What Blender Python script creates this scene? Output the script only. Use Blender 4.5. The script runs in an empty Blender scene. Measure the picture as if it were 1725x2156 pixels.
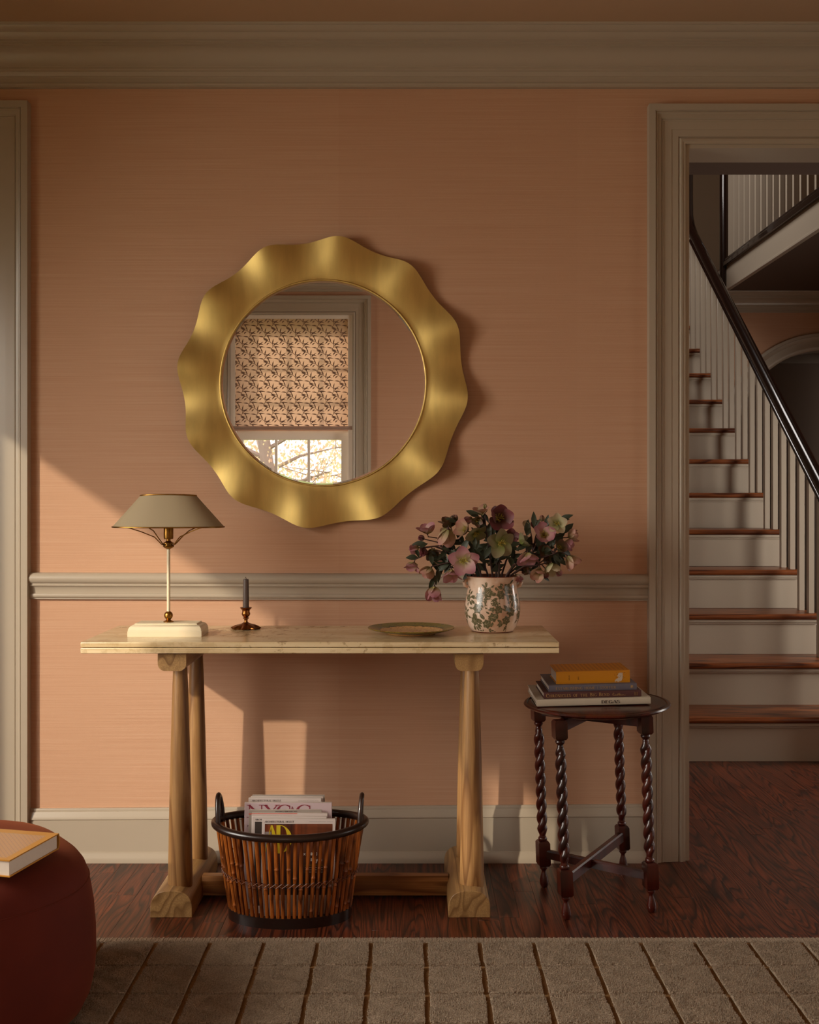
import bpy, math, random
from math import sin, cos, pi, radians
from mathutils import Vector, Matrix, Euler
random.seed(7)
S = bpy.context.scene
COL = S.collection

# ------------------------------------------------------------------ camera, world, sun, big lights, exposure
F, CX, CY, CAMY, H = 2300.0, 867.0, 1048.0, -3.433, 1.14
cd = bpy.data.cameras.new('camera'); cam = bpy.data.objects.new('camera', cd); COL.objects.link(cam)
cam.location = (0, CAMY, H); cam.rotation_euler = (pi/2, 0, 0)
cd.sensor_fit = 'HORIZONTAL'; cd.sensor_width = 36.0; cd.lens = 36.0*F/1725
cd.shift_x = -(CX-862.5)/1725; cd.shift_y = -(1078-CY)/1725
cd.clip_start = 0.02; cd.clip_end = 200
S.camera = cam

w = bpy.data.worlds.new('sky'); S.world = w; w.use_nodes = True
bg = w.node_tree.nodes['Background']; bg.inputs[0].default_value = (1.0, 0.95, 0.89, 1); bg.inputs[1].default_value = 2.4

def light(kind, name, loc, energy, color, rot=None, size=None, **k):
    l = bpy.data.lights.new(name, kind); l.energy = energy; l.color = color
    o = bpy.data.objects.new(name, l); COL.objects.link(o); o.location = loc
    if rot: o.rotation_euler = rot
    if size: l.shape = 'RECTANGLE'; l.size, l.size_y = size
    for a, b in k.items(): setattr(l, a, b)
    return o
SUN = Vector((0.85, 1.0, -0.587))
light('SUN', 'sun', (-6, -8, 6), 2.7, (1.0, 0.87, 0.68), SUN.to_track_quat('-Z', 'Y').to_euler(), angle=radians(1.2))
# daylight entering the left windows, the window right of the camera, and the front door of the hall
def aim(x, y, z): return Vector((x, y, z)).to_track_quat('-Z', 'Y').to_euler()
light('AREA', 'left_window_daylight', (-2.55, -1.75, 1.50), 52, (1.0, 0.93, 0.83), aim(1, .08, -.42), (1.5, 1.4), spread=radians(130))
light('AREA', 'left_window_daylight_near', (-2.55, -3.0, 1.80), 8, (1.0, 0.93, 0.83), aim(1, .30, -.42), (.6, .5), spread=radians(130))
light('AREA', 'right_window_daylight', (3.6, -1.9, 1.5), 17, (1.0, 0.93, 0.84), aim(-1, -.42, -.12), (1.2, 1.5), spread=radians(75))
light('AREA', 'hall_door_daylight', (3.55, .95, 1.35), 23, (1.0, 0.92, 0.84), aim(-1, .45, -.4), (.8, 1.4), spread=radians(130))
light('AREA', 'stairwell_fascia_fill', (.85, 2.9, 4.1), 30, (1.0, 0.92, 0.86), aim(.8, 0, -.7), (1.0, 1.0))  # added lamp in the stairwell to brighten the upper floor fascia
light('AREA', 'far_room_daylight', (4.4, 5.3, 1.6), 1.2, (0.9, 0.92, 1.0), aim(-1, 0, 0), (1.0, .9))
S.view_settings.view_transform = 'Standard'; S.view_settings.look = 'None'
S.view_settings.exposure = 0.0; S.view_settings.gamma = 1.0; S.view_settings.use_curve_mapping = False
try:
    S.cycles.max_bounces = 10; S.cycles.diffuse_bounces = 6; S.cycles.transparent_max_bounces = 12
    S.cycles.sample_clamp_indirect = 6; S.cycles.use_denoising = True; S.cycles.caustics_reflective = False
except Exception: pass

# ------------------------------------------------------------------ materials
def srgb(r, g, b):
    f = lambda c: (c/255/12.92) if c/255 <= .04045 else ((c/255+.055)/1.055)**2.4
    return (f(r), f(g), f(b), 1)
class M:
    def __init__(s, name, col, rough=.5, metal=0, spec=.5):
        s.m = bpy.data.materials.new(name); s.m.use_nodes = True; s.t = s.m.node_tree
        s.b = s.t.nodes['Principled BSDF']; s.b.inputs['Base Color'].default_value = col
        s.b.inputs['Roughness'].default_value = rough; s.b.inputs['Metallic'].default_value = metal
        s.b.inputs['Specular IOR Level'].default_value = spec
    def n(s, t, **k):
        x = s.t.nodes.new(t)
        for a, v in k.items():
            if a in x.inputs.keys() if hasattr(x.inputs, 'keys') else False: x.inputs[a].default_value = v
            else: setattr(x, a, v)
        return x
    def l(s, a, b): s.t.links.new(a, b)
    def coord(s, scale=(1, 1, 1), rnd=0.0, rot=(0, 0, 0)):
        tc = s.n('ShaderNodeTexCoord'); mp = s.n('ShaderNodeMapping')
        mp.inputs['Scale'].default_value = scale; mp.inputs['Rotation'].default_value = rot
        src = tc.outputs['Object']
        if rnd:
            oi = s.n('ShaderNodeObjectInfo'); mu = s.n('ShaderNodeMath', operation='MULTIPLY'); mu.inputs[1].default_value = rnd
            s.l(oi.outputs['Random'], mu.inputs[0])
            ad = s.n('ShaderNodeVectorMath', operation='ADD'); s.l(src, ad.inputs[0]); s.l(mu.outputs[0], ad.inputs[1]); src = ad.outputs[0]
        s.l(src, mp.inputs['Vector']); return mp.outputs[0]
    def noise(s, vec, scale=5, detail=4, rough=.5, dist=0):
        x = s.n('ShaderNodeTexNoise'); x.inputs['Scale'].default_value = scale; x.inputs['Detail'].default_value = detail
        x.inputs['Roughness'].default_value = rough; x.inputs['Distortion'].default_value = dist
        s.l(vec, x.inputs['Vector']); return x.outputs['Fac']
    def ramp(s, fac, stops, interp='LINEAR'):
        x = s.n('ShaderNodeValToRGB'); e = x.color_ramp.elements; x.color_ramp.interpolation = interp
        while len(e) < len(stops): e.new(.5)
        for i, (p, c) in enumerate(stops): e[i].position = p; e[i].color = c
        s.l(fac, x.inputs[0]); return x.outputs[0]
    def mix(s, fac, a, b, mode='MIX'):
        x = s.n('ShaderNodeMix', data_type='RGBA', blend_type=mode)
        for sock, v in ((x.inputs[0], fac), (x.inputs[6], a), (x.inputs[7], b)):
            if hasattr(v, 'links') or hasattr(v, 'is_linked'): s.l(v, sock)
            else: sock.default_value = v
        return x.outputs[2]
    def math(s, op, a, b=0.0, c=None):
        x = s.n('ShaderNodeMath', operation=op)
        for i, v in enumerate((a, b, c)):
            if v is None: continue
            if hasattr(v, 'is_linked'): s.l(v, x.inputs[i])
            else: x.inputs[i].default_value = v
        return x.outputs[0]
    def base(s, c): s.l(c, s.b.inputs['Base Color'])
    def rough(s, c): s.l(c, s.b.inputs['Roughness'])
    def bump(s, h, strength=.3, dist=.001):
        x = s.n('ShaderNodeBump'); x.inputs['Strength'].default_value = strength; x.inputs['Distance'].default_value = dist
        s.l(h, x.inputs['Height']); s.l(x.outputs[0], s.b.inputs['Normal'])

def g(v, a=1): return (v, v, v, a)
# grasscloth wallpaper
def make_wallpaper():
    m = M('grasscloth', srgb(212, 148, 108), .75, spec=.25)
    v = m.coord((.9, 1, 160)); n1 = m.noise(v, 2.2, 5, .65)
    v2 = m.coord((5, 1, 420)); n2 = m.noise(v2, 3, 3, .6)
    v3 = m.coord((1, 1, 1)); n3 = m.noise(v3, 1.6, 3)
    v4 = m.coord((420, 1, 420)); n4 = m.noise(v4, 1.5, 2)
    c = m.ramp(n1, [(.25, srgb(184, 142, 112)), (.5, srgb(201, 160, 130)), (.78, srgb(212, 178, 150))])
    c = m.mix(m.math('MULTIPLY', n2, .5), c, srgb(208, 164, 132))
    c = m.mix(m.math('MULTIPLY', n3, .35), c, srgb(194, 144, 112))
    sx = m.n('ShaderNodeSeparateXYZ'); tc = m.n('ShaderNodeTexCoord'); m.l(tc.outputs['Object'], sx.inputs[0])
    strip = m.math('FLOOR', m.math('DIVIDE', m.math('ADD', sx.outputs[0], 10-.02), .75))
    wn = m.n('ShaderNodeTexWhiteNoise', noise_dimensions='1D'); m.l(strip, wn.inputs['W'])
    c = m.mix(m.math('MULTIPLY', wn.outputs['Value'], .16), c, srgb(180, 130, 98))
    m.base(c); m.bump(m.math('ADD', m.math('ADD', n1, n2), n4), .35, .0012); return m.m
WALL = make_wallpaper()
def paint(name, col, rough=.38, dirt=.12, coat=0.0):
    m = M(name, col, rough); v = m.coord((1, 1, 1)); n = m.noise(v, 9, 5, .6)
    dk = tuple(x*.82 for x in col[:3])+(1,)
    m.base(m.mix(m.math('MULTIPLY', n, dirt*2), col, dk)); m.bump(m.noise(m.coord((90, 90, 90)), 1, 3), .05, .0005); return m.m
TRIM = paint('taupe_gloss_paint', srgb(176, 163, 145), .3)
RISER = paint('taupe_stair_paint', srgb(176, 163, 145), .35)
CEIL = paint('ceiling_paint', srgb(182, 152, 122), .7, .05)
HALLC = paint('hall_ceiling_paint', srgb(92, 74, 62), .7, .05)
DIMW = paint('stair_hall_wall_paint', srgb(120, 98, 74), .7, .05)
BLUEG = paint('far_room_paint', srgb(150, 136, 122), .8, .05)
WHITEP = paint('window_white_paint', srgb(236, 226, 212), .35, .05)

def wood(name, dark, light_, axis='Y', lines=12, rough=.35, pore=.6, rnd=30.0, w=(8, .8), coat=0):
    m = M(name, light_, rough)
    sc = {'Y': (w[0], w[1], w[0]*.5), 'X': (w[1], w[0], w[0]), 'Z': (w[0], w[0], w[1])}[axis]
    n = m.noise(m.coord(sc, rnd), 1.0, 2, .45, .2)
    f = m.math('FRACT', m.math('MULTIPLY', n, lines))
    line = m.ramp(f, [(0, g(.0)), (.22, g(.45)), (.5, g(1)), (.86, g(.9)), (1, g(.0))])
    k = 60
    sf = {'Y': (k*5, k*.12, k*5), 'X': (k*.12, k*5, k*5), 'Z': (k*5, k*5, k*.12)}[axis]
    fine = m.noise(m.coord(sf, rnd), 1.0, 3, .6)
    oi = m.n('ShaderNodeObjectInfo')
    tone = m.mix(m.math('MULTIPLY', oi.outputs['Random'], .45), light_, tuple(.45*a+.55*b for a, b in zip(light_, dark)))
    c = m.mix(line, dark, tone); c = m.mix(m.math('MULTIPLY', m.ramp(fine, [(.42, g(1)), (.6, g(0))]), pore), c, dark)
    m.base(c); m.bump(line, .08, .0005)
    if coat: m.b.inputs['Coat Weight'].default_value = coat; m.b.inputs['Coat Roughness'].default_value = .18
    return m.m
FLOORW = wood('red_oak_floor', srgb(34, 13, 8), srgb(122, 58, 31), 'Y', 26, .36, .6, 40, (8, .8))
TREADW = wood('stair_tread_oak', srgb(70, 32, 16), srgb(150, 84, 42), 'X', 12, .3, .5)
OAKZ = wood('oak_upright', srgb(120, 82, 46), srgb(178, 136, 86), 'Z', 9, .42, .4, 5, (9, .9))
OAKY = wood('oak_runner', srgb(124, 90, 52), srgb(184, 146, 94), 'Y', 10, .42, .4, 5, (9, .9))
OAKX = wood('oak_beam', srgb(110, 68, 34), srgb(180, 128, 74), 'X', 9, .42, .4, 5, (9, .9))
MAHOG = wood('dark_polished_mahogany', srgb(34, 10, 6), srgb(78, 24, 12), 'Z', 5, .3, .3, 5, coat=.15)
MAHOGY = wood('dark_polished_mahogany_top', srgb(36, 12, 7), srgb(82, 29, 15), 'Y', 5, .26, .3, 5, coat=.2)
EBON = M('ebonised_rail', srgb(30, 16, 11), .18); EBON.b.inputs['Coat Weight'].default_value = .4; EBON = EBON.m

def travertine():
    m = M('honed_travertine', srgb(214, 190, 146), .22)
    v = m.coord((1.2, 6, 22)); n = m.noise(v, 2, 6, .6); v2 = m.coord((1, 1, 1)); p = m.noise(v2, 26, 6, .7); q = m.noise(v2, 3.5, 3)
    c = m.ramp(n, [(.3, srgb(196, 168, 120)), (.5, srgb(216, 192, 150)), (.7, srgb(230, 210, 172))])
    pit = m.ramp(m.math('ADD', p, m.math('MULTIPLY', q, .45)), [(.60, g(1)), (.66, g(0))])
    pit2 = m.ramp(m.math('ADD', p, m.math('MULTIPLY', q, .45)), [(.82, g(0)), (.88, g(1))])
    c = m.mix(m.math('MULTIPLY', pit2, .65), c, srgb(132, 100, 62)); c = m.mix(m.math('MULTIPLY', pit, .3), c, srgb(166, 134, 90))
    m.base(c); m.bump(m.math('SUBTRACT', 1.0, pit2), .3, .0012); return m.m
STONE = travertine()
def metal(name, col, rough=.32, streak=True, sc=(6, 6, 6), dark=.55):
    m = M(name, col, rough, 1.0); n = m.noise(m.coord(sc), 4, 5, .6)
    m.base(m.mix(m.ramp(n, [(.35, g(0)), (.7, g(1))]), tuple(x*dark for x in col[:3])+(1,), col))
    m.rough(m.math('ADD', m.math('MULTIPLY', n, .2), rough-.1)); m.bump(n, .05, .001); return m.m
GOLD = metal('brushed_gold_leaf', srgb(222, 192, 118), .50, sc=(9, 9, 1.5), dark=.86)
BRASS = metal('aged_brass', srgb(168, 122, 58), .32)
BRONZE = metal('antique_bronze', srgb(156, 98, 50), .3)
MIRROR = M('mirror_silver', (.90, .87, .84, 1), .008, 1.0).m
def simple(name, col, rough=.5, n=0, sc=30, **k):
    m = M(name, col, rough, k.get('metal', 0))
    if n: m.base(m.mix(m.math('MULTIPLY', m.noise(m.coord((1, 1, 1)), sc, 4), n*2), col, tuple(x*.6 for x in col[:3])+(1,)))
    if 'sheen' in k: m.b.inputs['Sheen Weight'].default_value = k['sheen']
    if 'coat' in k: m.b.inputs['Coat Weight'].default_value = k['coat']; m.b.inputs['Coat Roughness'].default_value = .06
    return m.m
CREAM = simple('cream_lacquer', srgb(226, 212, 180), .35, .08)
SHADE = simple('taupe_lampshade_card', srgb(172, 154, 122), .7, .06, 12)
CANDLE = simple('brown_grey_wax', srgb(92, 76, 68), .5, .05)
WICK = simple('charred_wick', srgb(20, 16, 14), .9)
CANE = wood('honey_cane', srgb(84, 38, 12), srgb(192, 108, 42), 'Z', 4, .3, .35, 9, (30, 3), coat=.25)
DARKCANE = simple('dark_stained_cane', srgb(40, 24, 18), .3, .2, 40, coat=.2)
LACE = simple('brown_rattan_lacing', srgb(112, 62, 36), .5, .1)
PAPER = simple('page_block_paper', srgb(206, 192, 176), .8, .1, 200)
MAGW = simple('magazine_white', srgb(214, 200, 192), .3, .03, coat=.3)
MAGP = simple('magazine_pink', srgb(208, 186, 188), .3, .03, coat=.3)
MAGG = simple('magazine_grey', srgb(170, 158, 146), .35, .03, coat=.2)
INK = simple('black_print', srgb(34, 28, 28), .6)
CRIM = simple('crimson_print', srgb(140, 44, 60), .5)
CORAL = simple('coral_print', srgb(214, 104, 88), .5)
YEL = simple('yellow_print', srgb(206, 178, 20), .5)
WHT = simple('white_print', srgb(226, 218, 210), .5)
GOLDP = simple('gold_foil_print', srgb(176, 140, 84), .45)
VASE = M('crackled_glaze', srgb(216, 190, 168), .12)
VASE.base(VASE.ramp(VASE.noise(VASE.coord((1, 1, 1)), 14, 4), [(.35, srgb(196, 156, 128)), (.5, srgb(218, 192, 170)), (.8, srgb(224, 202, 182))])); VASE = VASE.m
TERRA = simple('bare_clay', srgb(140, 84, 60), .8, .2)
def engraved():
    m = M('olive_transfer_print', srgb(96, 90, 62), .2); n = m.noise(m.coord((1, 1, 1)), 330, 2, .5, 1.5)
    m.base(m.ramp(n, [(.46, srgb(84, 80, 54)), (.60, srgb(108, 102, 74)), (.66, srgb(190, 170, 140))])); return m.m
GREENP = engraved()
def velvet():
    m = M('rust_velvet', srgb(150, 62, 26), .8, spec=.2); n = m.noise(m.coord((1, 1, 1)), 5, 4); f = m.noise(m.coord((1, 1, 1)), 500, 2)
    m.base(m.mix(n, srgb(66, 15, 9), srgb(98, 32, 14))); m.b.inputs['Sheen Weight'].default_value = .25
    m.b.inputs['Sheen Tint'].default_value = srgb(220, 130, 80); m.b.inputs['Sheen Roughness'].default_value = .4; m.bump(f, .1, .0006); return m.m
VELVET = velvet()
def blindcloth():
    m = M('blind_linen', srgb(205, 178, 155), .9); n = m.noise(m.coord((300, 300, 300)), 1, 2)
    m.base(m.mix(m.math('MULTIPLY', n, .3), srgb(206, 184, 168), srgb(184, 160, 144)))
    tr = m.n('ShaderNodeBsdfTranslucent'); tr.inputs[0].default_value = srgb(224, 184, 152)
    mx = m.n('ShaderNodeMixShader'); mx.inputs[0].default_value = .5
    out = m.t.nodes['Material Output']; m.l(m.b.outputs[0], mx.inputs[1]); m.l(tr.outputs[0], mx.inputs[2]); m.l(mx.outputs[0], out.inputs[0]); return m.m
BLIND = blindcloth()
PRINTB = simple('willow_leaf_print', srgb(124, 96, 82), .9)
def glassmat():
    m = M('window_glass', (1, 1, 1, 1), .02); t = m.t
    tr = m.n('ShaderNodeBsdfTransparent'); gl = m.n('ShaderNodeBsdfGlossy'); gl.inputs['Roughness'].default_value = .01
    lw = m.n('ShaderNodeLayerWeight'); mx = m.n('ShaderNodeMixShader')
    m.l(m.math('ADD', .03, m.math('MULTIPLY', .5, m.math('POWER', lw.outputs['Facing'], 5.0))), mx.inputs[0]); m.l(tr.outputs[0], mx.inputs[1]); m.l(gl.outputs[0], mx.inputs[2]); m.l(mx.outputs[0], t.nodes['Material Output'].inputs[0]); return m.m
GLASS = glassmat()
def foliage(name, cols):
    m = M(name, cols[0], .8); oi = m.noise(m.coord((1, 1, 1)), 3.5, 3, .6)
    m.base(m.ramp(oi, [(.3+.4*i/(len(cols)-1), c) for i, c in enumerate(cols)]))
    tr = m.n('ShaderNodeBsdfTranslucent'); tr.inputs[0].default_value = cols[1]; mx = m.n('ShaderNodeMixShader'); mx.inputs[0].default_value = .45
    m.l(m.b.outputs[0], mx.inputs[1]); m.l(tr.outputs[0], mx.inputs[2]); m.l(mx.outputs[0], m.t.nodes['Material Output'].inputs[0]); return m.m
AUTUMN = foliage('autumn_leaves', [srgb(206, 222, 170), srgb(244, 232, 190), srgb(240, 176, 176), srgb(196, 220, 184)])
BARK = simple('bark', srgb(176, 156, 150), .9, .2)
LAWN = simple('lawn', srgb(120, 130, 70), .95, .2)
LEAFG = simple('hellebore_leaf_green', srgb(52, 58, 38), .55, .2, 60)
STEMC = simple('maroon_green_stem', srgb(66, 42, 36), .6, .1)
STAM = simple('yellow_green_stamens', srgb(178, 160, 70), .6)
def petalmat(name, edge, mid, core):
    m = M(name, mid, .55); at = m.n('ShaderNodeAttribute', attribute_name='rad'); n = m.noise(m.coord((1, 1, 1)), 90, 3)
    f = m.math('ADD', at.outputs['Fac'], m.math('MULTIPLY', m.math('SUBTRACT', n, .5), .5))
    m.base(m.ramp(f, [(.08, core), (.5, mid), (.92, edge)])); m.b.inputs['Subsurface Weight'].default_value = .0
    tr = m.n('ShaderNodeBsdfTranslucent'); tr.inputs[0].default_value = mid
    mx = m.n('ShaderNodeMixShader'); mx.inputs[0].default_value = .2
    m.l(m.b.outputs[0], mx.inputs[1]); m.l(tr.outputs[0], mx.inputs[2]); m.l(mx.outputs[0], m.t.nodes['Material Output'].inputs[0]); return m.m
PET = {
 'pink': petalmat('petal_pink', srgb(158, 98, 110), srgb(188, 142, 140), srgb(160, 154, 92)),
 'beige': petalmat('petal_dusty_beige', srgb(176, 122, 112), srgb(188, 156, 126), srgb(132, 128, 80)),
 'green': petalmat('petal_sage', srgb(138, 124, 96), srgb(142, 138, 96), srgb(126, 140, 64)),
 'olive': petalmat('petal_dark_olive', srgb(112, 72, 62), srgb(98, 84, 52), srgb(70, 72, 36)),
 'maroon': petalmat('petal_maroon', srgb(128, 66, 72), srgb(112, 68, 66), srgb(78, 60, 44)),
 'pale': petalmat('petal_green_white', srgb(196, 178, 150), srgb(196, 190, 148), srgb(112, 120, 58)),
}

# ------------------------------------------------------------------ mesh helpers
class MB:
    def __init__(s): s.v = []; s.f = []; s.mi = []; s.k = 0
    def add(s, vs, fs, mi=None):
        b = len(s.v); s.v += [tuple(p) for p in vs]; s.f += [tuple(b+i for i in q) for q in fs]
        s.mi += [s.k if mi is None else mi]*len(fs); return s
    def box(s, x0, x1, y0, y1, z0, z1, M_=None):
        vs = [Vector((x, y, z)) for z in (z0, z1) for y in (y0, y1) for x in (x0, x1)]
        if M_: vs = [M_ @ p for p in vs]
        return s.add(vs, [(0, 2, 3, 1), (4, 5, 7, 6), (0, 1, 5, 4), (2, 6, 7, 3), (0, 4, 6, 2), (1, 3, 7, 5)])
    def lathe(s, prof, c=(0, 0, 0), n=24, sx=1, sy=1, cap=True, fn=None, M_=None):
        vs = []
        for r, z in prof:
            for i in range(n):
                a = 2*pi*i/n; rr = r*(fn(a, z) if fn else 1)
                p = Vector((c[0]+rr*cos(a)*sx, c[1]+rr*sin(a)*sy, c[2]+z)); vs.append(M_ @ p if M_ else p)
        fs = [(j*n+i, j*n+(i+1) % n, (j+1)*n+(i+1) % n, (j+1)*n+i) for j in range(len(prof)-1) for i in range(n)]
        if cap: fs += [tuple(reversed(range(n))), tuple((len(prof)-1)*n+i for i in range(n))]
        return s.add(vs, fs)
    def tube(s, pts, r, n=8, cap=True, closed=False, flat=None):
        pts = [Vector(p) for p in pts]; m = len(pts); R = r if isinstance(r, (list, tuple)) else [r]*m
        vs = []; up = None
        for i, p in enumerate(pts):
            a = pts[(i-1) % m] if (i or closed) else p; b = pts[(i+1) % m] if (i < m-1 or closed) else p
            t = (b-a).normalized()
            if up is None: up = t.cross(Vector((0, 0, 1)) if abs(t.z) < .9 else Vector((1, 0, 0))).normalized()
            up = (up-t*up.dot(t)).normalized(); q = t.cross(up)
            for k in range(n):
                an = 2*pi*k/n; fx, fy = flat or (1, 1)
                vs.append(p+up*cos(an)*R[i]*fx+q*sin(an)*R[i]*fy)
        fs = [(j*n+i, j*n+(i+1) % n, ((j+1) % m)*n+(i+1) % n, ((j+1) % m)*n+i) for j in range(m if closed else m-1) for i in range(n)]
        if cap and not closed: fs += [tuple(reversed(range(n))), tuple((m-1)*n+i for i in range(n))]
        return s.add(vs, fs)
    def profx(s, prof, x0, x1, y=0, sgn=-1, fn=None, nx=1):
        """profile (p, z) swept along x; p sticks out from plane y in direction sgn"""
        n = len(prof); vs = []
        for i in range(nx+1):
            x = x0+(x1-x0)*i/nx
            for p, z in prof:
                zz = fn(x, z) if fn else z; vs.append((x, y+sgn*p, zz))
        fs = [(j*n+i, j*n+i+1, (j+1)*n+i+1, (j+1)*n+i) for j in range(nx) for i in range(n-1)]
        fs += [tuple(range(n)), tuple(reversed([nx*n+i for i in range(n)]))]
        return s.add(vs, fs)
    def poly(s, pts): return s.add(pts, [tuple(range(len(pts)))])
    def build(s, name, mat=None, parent=None, smooth=None, bevel=0, seg=2, origin=None):
        me = bpy.data.meshes.new(name); vs = s.v
        if origin: vs = [(a-origin[0], b-origin[1], c-origin[2]) for a, b, c in vs]
        me.from_pydata(vs, [], s.f); me.update()
        for m in (mat if isinstance(mat, (list, tuple)) else [mat]):
            if m: me.materials.append(m)
        if any(s.mi): me.polygons.foreach_set('material_index', s.mi)
        if smooth is not None:
            me.polygons.foreach_set('use_smooth', [True]*len(me.polygons))
            me.set_sharp_from_angle(angle=radians(smooth))
        o = bpy.data.objects.new(name, me); COL.objects.link(o)
        if origin: o.location = origin
        if parent:
            o.parent = parent
            if origin: o.location = Vector(origin)-Vector(parent.location)
            else: o.matrix_parent_inverse = Matrix.Translation(-Vector(parent.location)) if parent.type == 'EMPTY' and parent.parent is None else Matrix()
        if bevel:
            b = o.modifiers.new('bevel', 'BEVEL'); b.width = bevel; b.segments = seg; b.limit_method = 'ANGLE'; b.angle_limit = radians(40); b.harden_normals = False
            me.polygons.foreach_set('use_smooth', [True]*len(me.polygons)); me.set_sharp_from_angle(angle=radians(50))
        return o
def fixn(o):
    import bmesh
    b = bmesh.new(); b.from_mesh(o.data); bmesh.ops.recalc_face_normals(b, faces=b.faces); b.to_mesh(o.data); b.free(); return o
def empty(name, loc, label, cat, group=None):
    o = bpy.data.objects.new(name, None); o.empty_display_size = .05; COL.objects.link(o); o.location = loc
    o['label'] = label; o['category'] = cat
    if group: o['group'] = group
    return o
def tag(o, label, cat, group=None):
    o['label'] = label; o['category'] = cat
    if group: o['group'] = group
    return o
def struct(o, label=None, cat=None):
    o['kind'] = 'structure'
    if label: o['label'] = label
    if cat: o['category'] = cat
    return o
def P(px, py, d): return Vector(((px-CX)*d/F, CAMY+d, H-(py-CY)*d/F))
def lerp(a, b, t): return a+(b-a)*t

# ------------------------------------------------------------------ serif lettering (own strokes)
TN, TK = .055, .15
GL = {  # width, strokes (x0,y0,x1,y1,w) ; arcs ('a',cx,cy,rx,ry,a0,a1)
 'A': (.8, [(0.02, 0, .4, 1, TN), (.4, 1, .76, 0, TK), (.17, .34, .62, .34, TN), (-.08, .02, .14, .02, TN), (.6, .02, .9, .02, TN)]),
 'B': (.62, [(.12, 0, .12, 1, TK), (-.02, .98, .3, .98, TN), (-.02, .02, .3, .02, TN), (.12, .53, .3, .53, TN), ('a', .3, .755, .24, .225, -90, 90), ('a', .3, .275, .3, .255, -90, 90)]),
 'C': (.76, [('a', .42, .5, .38, .5, 48, 312), (.68, .68, .68, .95, TN)]),
 'D': (.78, [(.12, 0, .12, 1, TK), (-.02, .98, .3, .98, TN), (-.02, .02, .3, .02, TN), ('a', .3, .5, .42, .48, -90, 90)]),
 'E': (.62, [(.12, 0, .12, 1, TK), (-.02, .98, .56, .98, TN), (-.02, .02, .6, .02, TN), (.12, .52, .42, .52, TN), (.56, .98, .56, .78, TN), (.6, .02, .6, .24, TN)]),
 'F': (.58, [(.12, 0, .12, 1, TK), (-.02, .98, .56, .98, TN), (-.02, .02, .28, .02, TN), (.12, .52, .42, .52, TN), (.56, .98, .56, .78, TN)]),
 'G': (.82, [('a', .42, .5, .38, .5, 48, 320), (.70, .04, .70, .4, TK), (.56, .4, .84, .4, TN), (.68, .68, .68, .95, TN)]),
 'H': (.82, [(.12, 0, .12, 1, TK), (.7, 0, .7, 1, TK), (.12, .52, .7, .52, TN), (-.02, .02, .26, .02, TN), (-.02, .98, .26, .98, TN), (.56, .02, .84, .02, TN), (.56, .98, .84, .98, TN)]),
 'I': (.26, [(.12, 0, .12, 1, TK), (-.02, .02, .26, .02, TN), (-.02, .98, .26, .98, TN)]),
 'L': (.6, [(.12, 0, .12, 1, TK), (-.02, .02, .58, .02, TN), (-.02, .98, .28, .98, TN), (.58, .02, .58, .24, TN)]),
 'M': (.96, [(.1, 0, .1, 1, TN), (.1, 1, .48, .05, TK), (.48, .05, .84, 1, TN), (.84, 0, .84, 1, TK), (-.04, .02, .24, .02, TN), (.7, .02, .98, .02, TN)]),
 'N': (.84, [(.1, 0, .1, 1, TN), (.08, 1, .74, .02, TK), (.74, 0, .74, 1, TN), (-.04, .02, .24, .02, TN), (-.04, .98, .16, .98, TN), (.6, .98, .88, .98, TN)]),
 'O': (.82, [('a', .41, .5, .37, .5, 0, 360)]),
 'R': (.76, [(.12, 0, .12, 1, TK), (-.02, .98, .3, .98, TN), (-.02, .02, .28, .02, TN), ('a', .3, .74, .26, .24, -90, 90), (.12, .5, .3, .5, TN), (.36, .5, .68, .02, TK), (.6, .02, .8, .02, TN)]),
 'S': (.6, [('a', .3, .75, .22, .23, 40, 270), ('a', .3, .26, .24, .25, -140, 90), (.5, .76, .5, .95, TN), (.06, .06, .06, .26, TN)]),
 'T': (.7, [(.34, 0, .34, 1, TK), (.02, .98, .66, .98, TN), (.02, .98, .02, .76, TN), (.66, .98, .66, .76, TN), (.2, .02, .48, .02, TN)]),
 'U': (.8, [(.12, .3, .12, 1, TK), (.68, .3, .68, 1, TN), ('a', .4, .3, .28, .29, 180, 360), (-.02, .98, .26, .98, TN), (.56, .98, .8, .98, TN)]),
 'Y': (.8, [(.08, 1, .42, .46, TK), (.74, 1, .42, .46, TN), (.42, 0, .42, .48, TK), (-.06, .98, .22, .98, TN), (.6, .98, .88, .98, TN), (.28, .02, .56, .02, TN)]),
 '|': (.2, [(.1, -.1, .1, 1.1, TN)]), ' ': (.4, []),
}
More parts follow.
